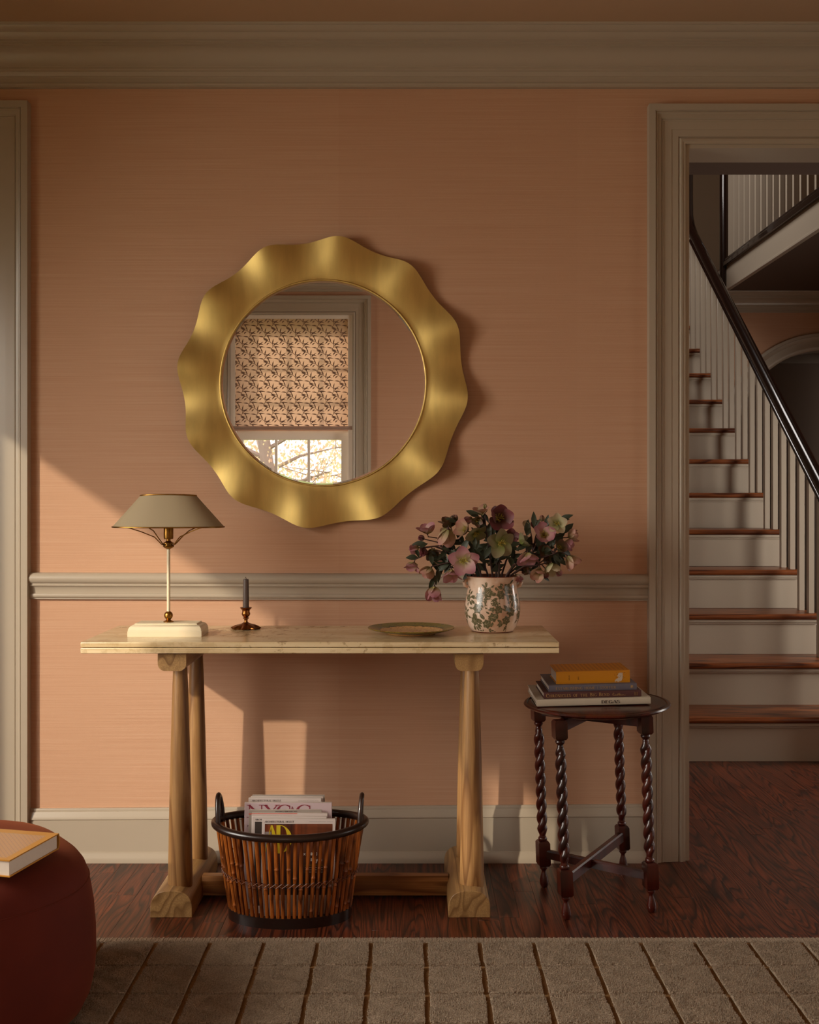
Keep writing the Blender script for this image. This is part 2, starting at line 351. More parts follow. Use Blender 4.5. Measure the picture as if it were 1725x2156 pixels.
def lettering(text, h, gap=.14, bold=1.0, small=None):
    """flat polygons in local x (right) / y (up); returns verts, faces, width"""
    vs, fs, x = [], [], 0.0
    def quad(p, q, wd):
        d = (Vector(q)-Vector(p)); n = Vector((-d.y, d.x)).normalized()*wd/2
        b = len(vs); vs.extend([Vector(p)-n, Vector(q)-n, Vector(q)+n, Vector(p)+n]); fs.append((b, b+1, b+2, b+3))
    k = 1.0
    for ch in text:
        low = ch.islower(); sc = h*(.8 if low else 1); wd, st = GL[ch.upper()]
        for t in st:
            if t[0] == 'a':
                _, cx, cy, rx, ry, a0, a1 = t; n = 14; b = len(vs)
                for i in range(n+1):
                    a = radians(lerp(a0, a1, i/n)); wv = (TN+(TK-TN)*abs(cos(a))**1.3)*bold/2
                    for s_ in (-1, 1):
                        vs.append(Vector((x+sc*(cx+(rx+s_*wv)*cos(a)), sc*(cy+(ry+s_*wv*.9)*sin(a)))))
                fs.extend([(b+2*i, b+2*i+1, b+2*i+3, b+2*i+2) for i in range(n)])
            else:
                x0, y0, x1, y1, ww = t; quad((x+sc*x0, sc*y0), (x+sc*x1, sc*y1), ww*bold*sc)
        x += sc*(wd+gap)
    return vs, fs, x-gap*h
def put_text(text, h, width, origin, ux, uy, mat, parent, name='lettering', bold=1.0, lift=.0004, gap=.14):
    vs, fs, wd = lettering(text, h, gap, bold); kx = width/wd if width else 1
    ux, uy = Vector(ux).normalized(), Vector(uy).normalized(); n = ux.cross(uy)
    b = MB(); b.add([Vector(origin)+ux*(p.x*kx)+uy*p.y+n*lift for p in vs], fs)
    return b.build(name, mat, parent)
def put_sans(text, h, width, origin, ux, uy, mat, parent, name='lettering', lift=.0004, off=0):
    cu = bpy.data.curves.new('t', 'FONT'); cu.body = text; cu.size = 1; cu.offset = off; cu.resolution_u = 2
    ob = bpy.data.objects.new('t', cu); me = bpy.data.meshes.new_from_object(ob); bpy.data.objects.remove(ob)
    xs = [v.co.x for v in me.vertices]; ys = [v.co.y for v in me.vertices]; sx = (width/(max(xs)-min(xs))) if width else h/.7; sy = h/.7
    ux, uy = Vector(ux).normalized(), Vector(uy).normalized(); n = ux.cross(uy)
    b = MB(); b.add([Vector(origin)+ux*((v.co.x-min(xs))*sx)+uy*(v.co.y*sy)+n*lift for v in me.vertices], [tuple(p.vertices) for p in me.polygons])
    bpy.data.meshes.remove(me); return b.build(name, mat, parent)

# ------------------------------------------------------------------ the room shell
XL, XR, YF, ZC = -2.1, 3.2, -3.5, 2.58
HX0, HX1, HY0, HY1 = .45, 3.75, .14, 4.29      # stair hall
OPX0, OPX1, OPZ = .86, 2.75, 2.25              # cased opening to the stair hall
# back wall with cased opening right and door left
b = MB()
b.box(-1.315, OPX0, 0, .14, 0, 2.62); b.box(OPX0, OPX1, 0, .14, OPZ, 2.62); b.box(OPX1, XR+.6, 0, .14, 0, 2.62)
b.box(XL-.14, -1.315, 0, .14, 2.26, 2.62); b.box(XL-.14, -1.95, 0, .14, 0, 2.26)
struct(b.build('wall_back', WALL))
# left wall with two windows
LW = [(-2.3, -.95), (-3.3, -2.72)]
WZ0, WZ1 = .48, 2.29
b = MB(); ys = [YF-.14, -3.3, -2.72, -2.3, -.95, .14]
for i in range(5):
    if i % 2 == 0: b.box(XL-.14, XL, ys[i], ys[i+1], 0, 2.62)
    else: b.box(XL-.14, XL, ys[i], ys[i+1], 0, 1.60 if i == 1 else WZ0); b.box(XL-.14, XL, ys[i], ys[i+1], WZ1, 2.62)
struct(b.build('wall_left', WALL))
# front wall (behind the camera, seen in the mirror) with window
FX0, FX1 = -1.145, -.372
b = MB(); b.box(XL-.14, FX0, YF-.14, YF, 0, 2.62); b.box(FX1, XR+.14, YF-.14, YF, 0, 2.62); b.box(FX0, FX1, YF-.14, YF, 0, WZ0); b.box(FX0, FX1, YF-.14, YF, 2.30, 2.62)
struct(b.build('wall_front', WALL))
b = MB(); b.box(XR, XR+.14, YF, -2.5, 0, 2.62); b.box(XR, XR+.14, -1.3, 0, 0, 2.62); b.box(XR, XR+.14, -2.5, -1.3, 0, WZ0); b.box(XR, XR+.14, -2.5, -1.3, WZ1, 2.62); struct(b.build('wall_right', WALL))
b = MB(); b.box(XL-.14, XR+.14, YF-.14, .14, ZC, ZC+.1); struct(b.build('ceiling', CEIL))
# mouldings
CROWN = [(0, 2.425), (.016, 2.425), (.016, 2.431), (.019, 2.433), (.019, 2.437), (.0165, 2.439), (.0165, 2.452), (.02, 2.454), (.02, 2.458), (.024, 2.464), (.028, 2.468), (.028, 2.472), (.033, 2.475), (.033, 2.481), (.036, 2.483),
         (.037, 2.492), (.041, 2.503), (.048, 2.514), (.058, 2.523), (.070, 2.528), (.074, 2.529), (.074, 2.534), (.078, 2.535), (.078, 2.539), (.084, 2.541), (.084, 2.546), (.090, 2.548), (.097, 2.554), (.101, 2.561), (.107, 2.561), (.111, 2.563), (.119, 2.568), (.123, 2.574), (.128, 2.574), (.13, 2.58), (0, 2.58)]
b = MB(); b.profx(CROWN, XL, XR, 0, -1); struct(fixn(b.build('trim_1', TRIM, smooth=30)))
up = [(p, z+.016 if z < 2.575 else z) for p, z in CROWN]
b = MB(); b.profx(up, XL, XR, YF, 1); struct(fixn(b.build('trim_2', TRIM, smooth=30)))
RAIL = [(0, .903), (.013, .9025), (.02, .900), (.0255, .894), (.028, .886), (.0265, .878), (.023, .872), (.019, .8695), (.019, .8665), (.0205, .8655), (.0205, .8625), (.0185, .8615), (.0145, .858), (.0125, .852), (.0115, .842), (.0115, .8385),
        (.0155, .8375), (.0175, .834), (.0175, .829), (.015, .825), (.0115, .8235), (.0115, .820), (0, .8195)]
b = MB(); b.profx(RAIL, -1.2, .742, 0, -1, fn=lambda x, z: z-.003*(x+.23)); struct(fixn(b.build('trim_3', TRIM, smooth=35)))
BASE = [(0, .172), (.009, .172), (.0105, .169), (.0105, .163), (.0125, .162), (.0145, .158), (.0175, .148), (.0205, .142), (.0205, .1385), (.0165, .137), (.0165, .134), (.018, .1335), (.018, .034), (.0205, .033), (.0215, .028), (.026, .018), (.028, .010), (.028, 0), (0, 0)]
bs = lambda x, z: z*(1+.042*(x+.23))
b = MB(); b.profx(BASE, -1.2, .742, 0, -1, fn=bs); struct(fixn(b.build('baseboard_back', TRIM, smooth=30)))
b = MB(); b.profx(BASE, XL, XR, YF, 1); struct(fixn(b.build('baseboard_front', TRIM, smooth=30)))
CAS = [(0, 0), (0, .033), (.020, .033), (.022, .027), (.024, .029), (.027, .028), (.030, .023), (.036, .021), (.040, .0205), (.043, .0155), (.0445, .0175), (.0475, .0175), (.0485, .0145), (.074, .014), (.0745, .0125), (.0955, .0115), (.097, .0075), (.099, .0075), (.1005, .0125), (.104, .0145), (.108, .0135), (.112, .0105), (.118, .0105), (.118, 0)]
def casing(x0, x1, z0, z1, y, sgn, name, legs='both', sill=False, k=1.0):
    """x0,x1,z1 outer edges; profile offset inwards; mitred"""
    n = len(CAS); path = []
    b = MB(); rows = []
    if sill: rows.append([(x0+u*k, y+sgn*p, z0) for u, p in CAS])
    else: rows.append([(x0+u*k, y+sgn*p, z0) for u, p in CAS])
    rows.append([(x0+u*k, y+sgn*p, z1-u*k) for u, p in CAS]); rows.append([(x1-u*k, y+sgn*p, z1-u*k) for u, p in CAS]); rows.append([(x1-u*k, y+sgn*p, z0) for u, p in CAS])
    vs = [p for r in rows for p in r]; fs = [(j*n+i, j*n+i+1, (j+1)*n+i+1, (j+1)*n+i) for j in range(3) for i in range(n-1)]
    fs += [tuple(range(n)), tuple(3*n+i for i in range(n))]
    b.add(vs, fs); return struct(fixn(b.build(name, TRIM, smooth=30)))
casing(.740, 2.87, 0, 2.367, 0, -1, 'trim_4')
casing(-2.08, -1.197, 0, 2.377, 0, -1, 'trim_5')
# jamb lining of the stair opening and the left door
b = MB(); b.box(.858, .872, -.002, .145, 0, OPZ); b.box(OPX1-.012, OPX1+.002, -.002, .145, 0, OPZ); b.box(.872, OPX1-.012, -.002, .145, OPZ-.012, OPZ+.002)
struct(b.build('trim_6', TRIM))
d1 = struct(MB().box(-1.95, -1.315, .03, .07, .005, 2.26).build('door_1', TRIM, bevel=.002))
for (z0, z1) in ((.2, .85), (1.0, 2.1)):
    for (x0, x1) in ((-1.86, -1.66), (-1.60, -1.40)):
        MB().box(x0, x1, .022, .03, z0, z1).build('door_panel', TRIM, d1, bevel=.006)
MB().lathe([(.004, 0), (.012, .004), (.012, .02), (.026, .035), (.026, .05), (.01, .058)], n=20, M_=Matrix.Translation((-1.37, .03, 1.0)) @ Matrix.Rotation(pi/2, 4, 'X')).build('door_knob', BRASS, d1, smooth=40)

# ------------------------------------------------------------------ windows
def sash_window(name, axis, c, a0, a1, z0, z1, nx, nz=3, single=False):
    """axis 'x': window lies in a wall facing y (plane y=c, outside at c-.14); axis 'y': plane x=c, outside at c-.14"""
    def T(a, dpt, z): return (a, c-dpt, z) if axis == 'x' else (c-dpt, a, z) if axis == 'y' else (c+dpt, a, z)
    def bx(b, a, a_, d0, d1_, z, z_):
        p, q = T(a, d0, z), T(a_, d1_, z_); b.box(min(p[0], q[0]), max(p[0], q[0]), min(p[1], q[1]), max(p[1], q[1]), z, z_)
    b = MB()
    bx(b, a0, a0+.03, 0, .14, z0, z1); bx(b, a1-.03, a1, 0, .14, z0, z1); bx(b, a0+.03, a1-.03, 0, .14, z1-.03, z1); bx(b, a0-.02, a1+.02, -.03, .14, z0-.025, z0+.012)
    win = struct(b.build(name, WHITEP)); mid = 1.53
    for (s0, s1, dp) in (((z0+.012, z1-.03, .06),) if single else ((z0+.012, mid+.025, .045), (mid-.02, z1-.03, .09))):
        f = MB(); A0, A1 = a0+.03, a1-.03
        bx(f, A0, A0+.045, dp, dp+.035, s0, s1); bx(f, A1-.045, A1, dp, dp+.035, s0, s1); bx(f, A0+.045, A1-.045, dp, dp+.035, s0, s0+.06); bx(f, A0+.045, A1-.045, dp, dp+.035, s1-.045, s1)
        gx0, gx1, gz0, gz1 = A0+.045, A1-.045, s0+.06, s1-.045
        for i in range(1, nx):
            x = lerp(gx0, gx1, i/nx); bx(f, x-.008, x+.008, dp+.006, dp+.03, gz0, gz1)
        for i in range(1, nz):
            z = lerp(gz0, gz1, i/nz); bx(f, gx0, gx1, dp+.008, dp+.028, z-.008, z+.008)
        fo = f.build('sash', WHITEP, win)
        for i in range(nx):
            for j in range(nz):
                p = MB(); bx(p, lerp(gx0, gx1, i/nx)+.007, lerp(gx0, gx1, (i+1)/nx)-.007, dp+.016, dp+.019, lerp(gz0, gz1, j/nz)+.007, lerp(gz0, gz1, (j+1)/nz)-.007); p.build('pane', GLASS, fo)
    return win
sash_window('window_1', 'x', YF, FX0, FX1, WZ0, 2.30, 3)
sash_window('window_2', 'y', XL, LW[0][0], LW[0][1], WZ0, WZ1, 1, 1, True)
sash_window('window_3', 'y', XL, LW[1][0], LW[1][1], 1.60, WZ1, 1, 1, True)
sash_window('window_4', 'z', XR, -2.5, -1.3, WZ0, WZ1, 3)
casing(FX0-.115, FX1+.115, WZ0, 2.411, YF, 1, 'trim_7')
# roman blind with willow pattern in window_1 (seen in the mirror)
bl = empty('roman_blind', (lerp(FX0, FX1, .5), YF+.012, 1.56), 'cream roman blind with brown willow leaf pattern, lowered over the window reflected in the mirror', 'blind')
X0, X1, Z0, Z1 = FX0+.006, FX1-.004, 1.585, 2.298
b = MB(); nx, nz = 16, 24
def bly(x, z): return YF-.008+.002*sin(9*x+3)+.0025*sin(13*z)
b.add([(lerp(X0, X1, i/nx), bly(lerp(X0, X1, i/nx), lerp(Z0, Z1, j/nz)), lerp(Z0, Z1, j/nz)) for j in range(nz+1) for i in range(nx+1)],
      [(j*(nx+1)+i, j*(nx+1)+i+1, (j+1)*(nx+1)+i+1, (j+1)*(nx+1)+i) for j in range(nz) for i in range(nx)])
fl = b.build('panel', BLIND, bl, smooth=60)
b = MB()
for k in range(3): b.box(X0, X1, YF-.006+.004*k, YF-.002+.004*k, 1.562+.007*k, 1.578+.007*k)
b.build('bottom_fold', BLIND, bl, bevel=.001)
def leafpoly(b, x, z, L, wd, ang, T, curve=.25):
    c, s_ = cos(ang), sin(ang); pts = []
    prof = [(0, .08), (.25, .8), (.5, 1), (.75, .6), (1, .02)]
    for side in (1, -1):
        seq = prof if side > 0 else reversed(prof)
        for t, q in seq:
            u = t*L; v = side*q*wd/2+curve*L*t*t*.6; pts.append(T(x+u*c-v*s_, z+u*s_+v*c))
    n = len(pts)
    b.add(pts, [(i, i+1, n-2-i, n-1-i) for i in range(n//2-1)])
b = MB(); random.seed(3)
def TB(x, z): return (x, bly(x, z)+.0012, z)
def stemline(b, pts, wd, T):
    for (x0, z0), (x1, z1) in zip(pts, pts[1:]):
        d = Vector((x1-x0, z1-z0)); n = Vector((-d.y, d.x)).normalized()*wd/2
        b.poly([T(x0-n.x, z0-n.y), T(x1-n.x, z1-n.y), T(x1+n.x, z1+n.y), T(x0+n.x, z0+n.y)])
PX, PZ = .096, .070
def ok(x, z): return X0+.003 < x < X1-.003 and Z0 < z < Z1-.003
for i in range(-2, 10):
    for j in range(-1, 11):
        ox = X0+.01+PX*i+(.5*PX if j % 2 else 0); oz = Z0+PZ*j
        st = [(ox, oz), (ox+.012, oz+.018), (ox+.010, oz+.036), (ox-.006, oz+.050), (ox-.028, oz+.058), (ox-.048, oz+.070)]
        for (p, q) in zip(st, st[1:]):
            if ok(*p) and ok(*q): stemline(b, [p, q], .0030, TB)
        for (dx, dz, a, L, cv) in ((.012, .016, .25, .040, -.5), (.013, .020, .95, .038, -.4), (.010, .034, 1.55, .030, -.3), (.008, .036, .2, .034, -.6), (-.006, .050, 1.75, .026, .3), (-.014, .053, 2.6, .030, .5),
                                   (.004, .008, 2.7, .030, .5), (.002, .004, -.6, .026, .5), (-.022, .056, 3.7, .024, .4), (.034, .004, 1.9, .016, .6), (-.026, .03, 1.1, .018, -.6)):
            if ok(ox+dx, oz+dz) and ok(ox+dx+L*cos(a), oz+dz+L*sin(a)): leafpoly(b, ox+dx, oz+dz, L*1.2, .0078, a, TB, cv)
o = b.build('leaf_print', PRINTB, bl); o['kind'] = 'stuff'
# lowered blinds in the left windows (their lower edge draws the slanting shadow edge on the back wall)
for i, (a0, a1) in enumerate(LW):
    e = empty('roman_blind', (XL, (a0+a1)/2, 1.9), ('cream blind half lowered in the wide left window' if i == 0 else 'cream blind half lowered in the narrow left window'), 'blind')
    MB().box(XL+.004, XL+.009, a0-.03, a1+.03, 1.905, 2.31).build('panel', CREAM, e); MB().box(XL+.002, XL+.02, a0-.03, a1+.03, 1.90, 1.93).build('bottom_fold', CREAM, e, bevel=.002)
# outdoors
b = MB(); b.box(-40, 40, -60, -3.66, -.7, -.6); b.box(-60, -2.26, -3.66, 20, -.7, -.6); tag(b.build('lawn', LAWN), 'green lawn outside the windows, behind the trees reflected', 'lawn')
random.seed(11)
def tree(x, y, h, lab, seed, spread=1.6, nl=1500, lsz=.09):
    random.seed(seed); t = empty('autumn_tree', (x, y, -.6), lab, 'tree', None)
    tips = []; br = MB()
    br.tube([(x, y, -.585), (x+.1, y, h*.3), (x-.05, y+.1, h*.6), (x, y, h)], [.11, .09, .06, .02], 7)
    for k in range(26):
        z = lerp(h*.12, h*.92, random.random()); a = random.random()*2*pi; L = spread*(1-.4*z/h)*random.uniform(.6, 1.1)
        p0 = Vector((x, y, z)); p1 = p0+Vector((cos(a)*L*.5, sin(a)*L*.5, .25*L)); p2 = p0+Vector((cos(a+.3)*L, sin(a+.3)*L, .35*L))
        br.tube([p0, p1, p2], [.03, .018, .006], 5); tips += [p1, p2, (p1+p2)/2]
        for m in range(3):
            q = p1.lerp(p2, random.random()); r = q+Vector((random.uniform(-.5, .5), random.uniform(-.5, .5), random.uniform(-.1, .5))); br.tube([q, r], [.008, .003], 4); tips.append(r)
    br.build('branches', BARK, t, smooth=60)
    lv = MB()
    for k in range(nl):
        c = random.choice(tips)+Vector((random.gauss(0, .28), random.gauss(0, .28), random.gauss(0, .24)))
        R = Euler((random.random()*6, random.random()*6, random.random()*6)).to_matrix(); s_ = lsz*random.uniform(.5, 1.1)
        lv.add([c+R @ Vector(q)*s_ for q in ((-.5, 0, 0), (-.1, -.32, .05), (.5, 0, 0), (-.1, .32, .05))], [(0, 1, 2, 3)])
    o = lv.build('foliage', AUTUMN, t); o['kind'] = 'stuff'
tree(-1.75, -9.4, 4.0, 'pale yellow autumn tree nearest the reflected window', 5, 1.3, 7000, .06); tree(-3.3, -13.6, 5.0, 'pinkish autumn tree further back, left in the reflected window', 6, 1.6, 12000, .085); tree(.3, -14.5, 5.0, 'green and yellow tree further back, right in the reflected window', 8, 1.7, 12000, .085)

# ------------------------------------------------------------------ floor of planks
fl = MB(); fl.box(XL-.14, XR+.6, YF-.14, .14, -.12, -.012); fl.box(HX0-.14, HX1+.6, .14, HY1+2.2, -.12, -.012)
fl = struct(fl.build('floor', simple('subfloor_dark', srgb(26, 12, 8), .8)))
random.seed(21)
PW = .057; rest = MB(); cnt = 0
x = -2.1
while x < 3.7:
    y = -3.5-random.random()*.5
    while y < 4.3:
        L = random.uniform(.35, 1.05); y1 = y+L
        a, b_ = max(y, -3.5), min(y1, 4.28 if x > 1.9 else 1.4)
        lim = 0.0 if (x+PW/2 < .86) else None
        if lim is not None: b_ = min(b_, .02)
        if b_-a > .02:
            # is it in the visible strips?
            xc = x+PW/2; vis = False
            if b_ > -.68:
                dmax = b_-CAMY; edge = (-160-CX)*dmax/F; edge2 = (1725-CX)*dmax/F
                vis = (edge < xc < edge2+.06) and xc > -1.36 and a < 1.4
            m = MB() if vis else rest
            m.box(x+.0002, x+PW-.0002, a+.0003, b_-.0003, -.012, 0.0)
            if vis: m.build('plank', FLOORW, fl, bevel=.0003, seg=1); cnt += 1
        y = y1
    x += PW
o = rest.build('planking', FLOORW, fl); o['kind'] = 'stuff'

# ------------------------------------------------------------------ stair hall
far = HY1
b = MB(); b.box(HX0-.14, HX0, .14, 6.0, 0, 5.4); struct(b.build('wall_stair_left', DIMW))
b = MB(); b.box(HX1, HX1+.14, .14, 6.0, 0, .2); b.box(HX1, HX1+.14, .14, .5, .2, 5.4); b.box(HX1, HX1+.14, 1.4, 6.0, .2, 5.4); b.box(HX1, HX1+.14, .5, 1.4, 2.3, 5.4); struct(b.build('wall_stair_right', WALL))
# far wall with arched doorway
ACX, AR, ASZ = 2.91, .60, 1.58
b = MB(); N = 32
arc = [(ACX+AR*cos(pi-pi*i/N), ASZ+AR*sin(pi-pi*i/N)) for i in range(N+1)]
for yy in (far, far+.14):
    b.add([(1.9, yy, 0), (ACX-AR, yy, 0), (ACX-AR, yy, ASZ), (1.9, yy, ASZ)], [(0, 1, 2, 3)]); b.add([(ACX+AR, yy, 0), (HX1, yy, 0), (HX1, yy, ASZ), (ACX+AR, yy, ASZ)], [(0, 1, 2, 3)])
    b.add([(1.9, yy, ASZ), (ACX-AR, yy, ASZ), (ACX-AR, yy, 2.62), (1.9, yy, 2.62)], [(0, 1, 2, 3)]); b.add([(ACX+AR, yy, ASZ), (HX1, yy, ASZ), (HX1, yy, 2.62), (ACX+AR, yy, 2.62)], [(0, 1, 2, 3)])
    for p, q in zip(arc, arc[1:]): b.add([(p[0], yy, p[1]), (q[0], yy, q[1]), (q[0], yy, 2.62), (p[0], yy, 2.62)], [(0, 1, 2, 3)])
b.k = 1
for p, q in zip(arc, arc[1:]): b.add([(p[0], far, p[1]), (q[0], far, q[1]), (q[0], far+.14, q[1]), (p[0], far+.14, p[1])], [(0, 1, 2, 3)])
for xx in (ACX-AR, ACX+AR): b.add([(xx, far, 0), (xx, far, ASZ), (xx, far+.14, ASZ), (xx, far+.14, 0)], [(0, 1, 2, 3)])
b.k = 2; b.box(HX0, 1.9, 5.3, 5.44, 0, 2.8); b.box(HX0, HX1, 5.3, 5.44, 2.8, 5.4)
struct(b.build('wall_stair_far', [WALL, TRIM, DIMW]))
# arch casing
b = MB(); prof = [(0, 0), (.12, 0), (.12, .03), (.10, .03), (.096, .022), (.075, .018), (.07, .014), (.04, .014), (.03, .018), (.012, .018), (0, .01)]
n = len(prof); vs = []
pathp = [(ACX-AR, 0, -1, 0), (ACX-AR, ASZ, -1, 0)]+[(ACX+AR*cos(pi-pi*i/N), ASZ+AR*sin(pi-pi*i/N), cos(pi-pi*i/N), sin(pi-pi*i/N)) for i in range(1, N)]+[(ACX+AR, ASZ, 1, 0), (ACX+AR, 0, 1, 0)]
for (ax, az, nx_, nz_) in pathp: vs += [(ax+nx_*u, far-p, az+nz_*u) for u, p in prof]
b.add(vs, [(j*n+i, j*n+(i+1) % n, (j+1)*n+(i+1) % n, (j+1)*n+i) for j in range(len(pathp)-1) for i in range(n)])
struct(fixn(b.build('trim_8', TRIM, smooth=35)))
b = MB(); b.box(1.9, HX1+.6, 6.4, 6.5, 0, 2.7); b.box(1.6, 1.9, 4.43, 6.5, 0, 2.7); b.box(HX1+.9, HX1+1.0, 4.43, 6.5, 0, 2.7); b.box(1.6, 4.8, 4.43, 6.5, 2.35, 2.45); struct(b.build('wall_far_room', BLUEG))
# crown in the far hall
b = MB(); b.profx([(p*1.0, 2.58-(2.58-z)*.85) for p, z in CROWN], 2.19, HX1, far, -1); struct(fixn(b.build('trim_9', TRIM, smooth=30)))
b = MB(); b.profx(BASE, 1.97, ACX-AR-.12, far, -1); struct(fixn(b.build('baseboard_far', TRIM, smooth=30)))
# hall ceiling slab round the stairwell
UF = 2.80; WX = 2.19; WY = 1.437
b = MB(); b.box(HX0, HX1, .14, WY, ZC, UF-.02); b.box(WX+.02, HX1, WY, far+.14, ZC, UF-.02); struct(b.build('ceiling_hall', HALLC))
b = MB(); b.box(HX0, HX1, 4.6, 5.3, UF-.2, UF-.02); b.box(WX+.02, HX1, far+.14, 5.3, ZC, UF-.02); struct(b.build('floor_upper', TREADW))
b = MB(); b.box(HX0, HX1, .14, 5.44, 5.3, 5.4); b.box(HX0, HX1, 0, .14, 2.62, 5.4); struct(b.build('ceiling_upper', CEIL))
# upper floor fascia with moulded lower edge
b = MB(); b.box(WX, WX+.02, WY-.02, far+.15, ZC, UF-.045); b.box(WX-.012, WX, WY-.02, far+.15, ZC-.002, ZC+.012); b.box(WX-.008, WX, WY-.02, far+.15, ZC+.012, ZC+.018)
struct(b.build('trim_10', RISER, bevel=.002))
b = MB(); b.box(1.45, 1.5, 5.27, 5.3, 2.95, 4.9); b.box(HX0, 2.1, 5.28, 5.3, 2.8, 2.95); struct(b.build('trim_11', TRIM))
# staircase
st = empty('staircase', (1.3, 1.26, 0), 'straight flight of oak treads with taupe risers and black handrail beyond the cased opening', 'staircase')
d1_, rr, tt, SX = 4.697, .1945, .261, 1.957
def sy(k): return CAMY+d1_+(k-1)*tt       # y of the nosing of tread k
SX0 = HX0+.002
for k in range(1, 15):
    y0 = sy(k); z = rr*k
    MB().box(SX0, SX-.02, y0+.025, y0+.04, z-rr+.001, z-.028).build('riser', RISER, st)
    if k < 15:
        b = MB(); n = 8; rad = .014; th = .028
        pr = [(y0+rad-rad*cos(a), z-th/2+rad*sin(a)) for a in [-pi/2+pi*i/n for i in range(n+1)]]
        pr = pr+[(y0+tt+.027, z), (y0+tt+.027, z-th)]
        vs = [(x_, p, q) for x_ in (SX0, SX) for p, q in pr]; m_ = len(pr)
        b.add(vs, [(i, (i+1) % m_, m_+(i+1) % m_, m_+i) for i in range(m_)]+[tuple(range(m_)), tuple(reversed(range(m_, 2*m_)))])
        tr = fixn(b.build('tread', TREADW, st, smooth=40))
        c = MB(); c.box(SX0, SX-.006, y0+.012, y0+.025, z-.041, z-.028); c.box(SX0, SX-.010, y0+.018, y0+.025, z-.049, z-.041); c.build('cove_moulding', RISER, tr, bevel=.002)
# open side stringer
b = MB()
for k in range(1, 15): b.box(SX-.03, SX-.012, sy(k)+.03, sy(k)+tt+.03, 0, rr*k-.03)
b.build('stringer', RISER, st)
# rail line: z at rail underside
def railz(y): return 1.225+(y-(CAMY+5.17))*(rr/tt)
for k in range(1, 15):
    for q in (.055, .185):
        y = sy(k)+q
        if k < 3 : pass
        b = MB(); b.box(SX-.045, SX-.017, y-.014, y+.014, rr*k, railz(y)-.012 if y < CAMY+7.5 else railz(CAMY+7.5)+.25)
        b.build('baluster', RISER, st, bevel=.0015, seg=1)
pts = [(SX-.031, y, railz(y)) for y in (1.30, 2.2, 3.1, 4.0)]
ye = CAMY+7.45; pts += [(SX-.031, ye, railz(ye)), (SX-.031, ye+.09, railz(ye)+.085), (SX-.031, ye+.14, railz(ye)+.17), (SX-.031, ye+.15, railz(ye)+.30), (SX-.031, ye+.15, 3.62)]
b = MB(); b.tube(pts, .036, 14, flat=(.85, 1.0)); b.build('handrail', EBON, st, smooth=50)
b = MB(); b.tube([(p[0]-.012, p[1], p[2]-.03) for p in pts[:5]], .019, 10, flat=(1.3, .8)); b.build('handrail_fillet', EBON, st, smooth=50)
b = MB(); b.box(SX-.075, SX+.015, 1.20, 1.29, 0, 1.2); b.box(SX-.085, SX+.025, 1.19, 1.30, 1.2, 1.23); b.build('newel_post', RISER, st, bevel=.004)
# balustrade along the upper floor edge
ub = empty('upper_balustrade', (WX, 2.9, UF), 'pale balusters above a dark shoe rail on the edge of the upper floor', 'balustrade')
b = MB(); b.box(WX-.025, WX+.03, WY-.02, CAMY+7.6, UF-.055, UF-.02); b.box(WX-.018, WX+.024, WY-.02, CAMY+7.6, UF-.02, UF+.0); b.build('shoe_rail', EBON, ub, bevel=.005)
yb = WY+.1
while yb < CAMY+7.55:
    MB().box(WX-.012, WX+.014, yb-.013, yb+.013, UF, 3.66).build('baluster', RISER, ub); yb += .115
MB().box(WX-.02, WX+.02, WY, CAMY+7.6, 3.66, 3.70).build('top_rail', EBON, ub, bevel=.006)
nx_ = WX-.004
b = MB(); b.lathe([(.005, -.36), (.02, -.35), (.03, -.32), (.026, -.29), (.018, -.275), (.034, -.265), (.034, .95)], (nx_, CAMY+7.63, UF), 16); b.build('newel_post', EBON, ub, smooth=40)

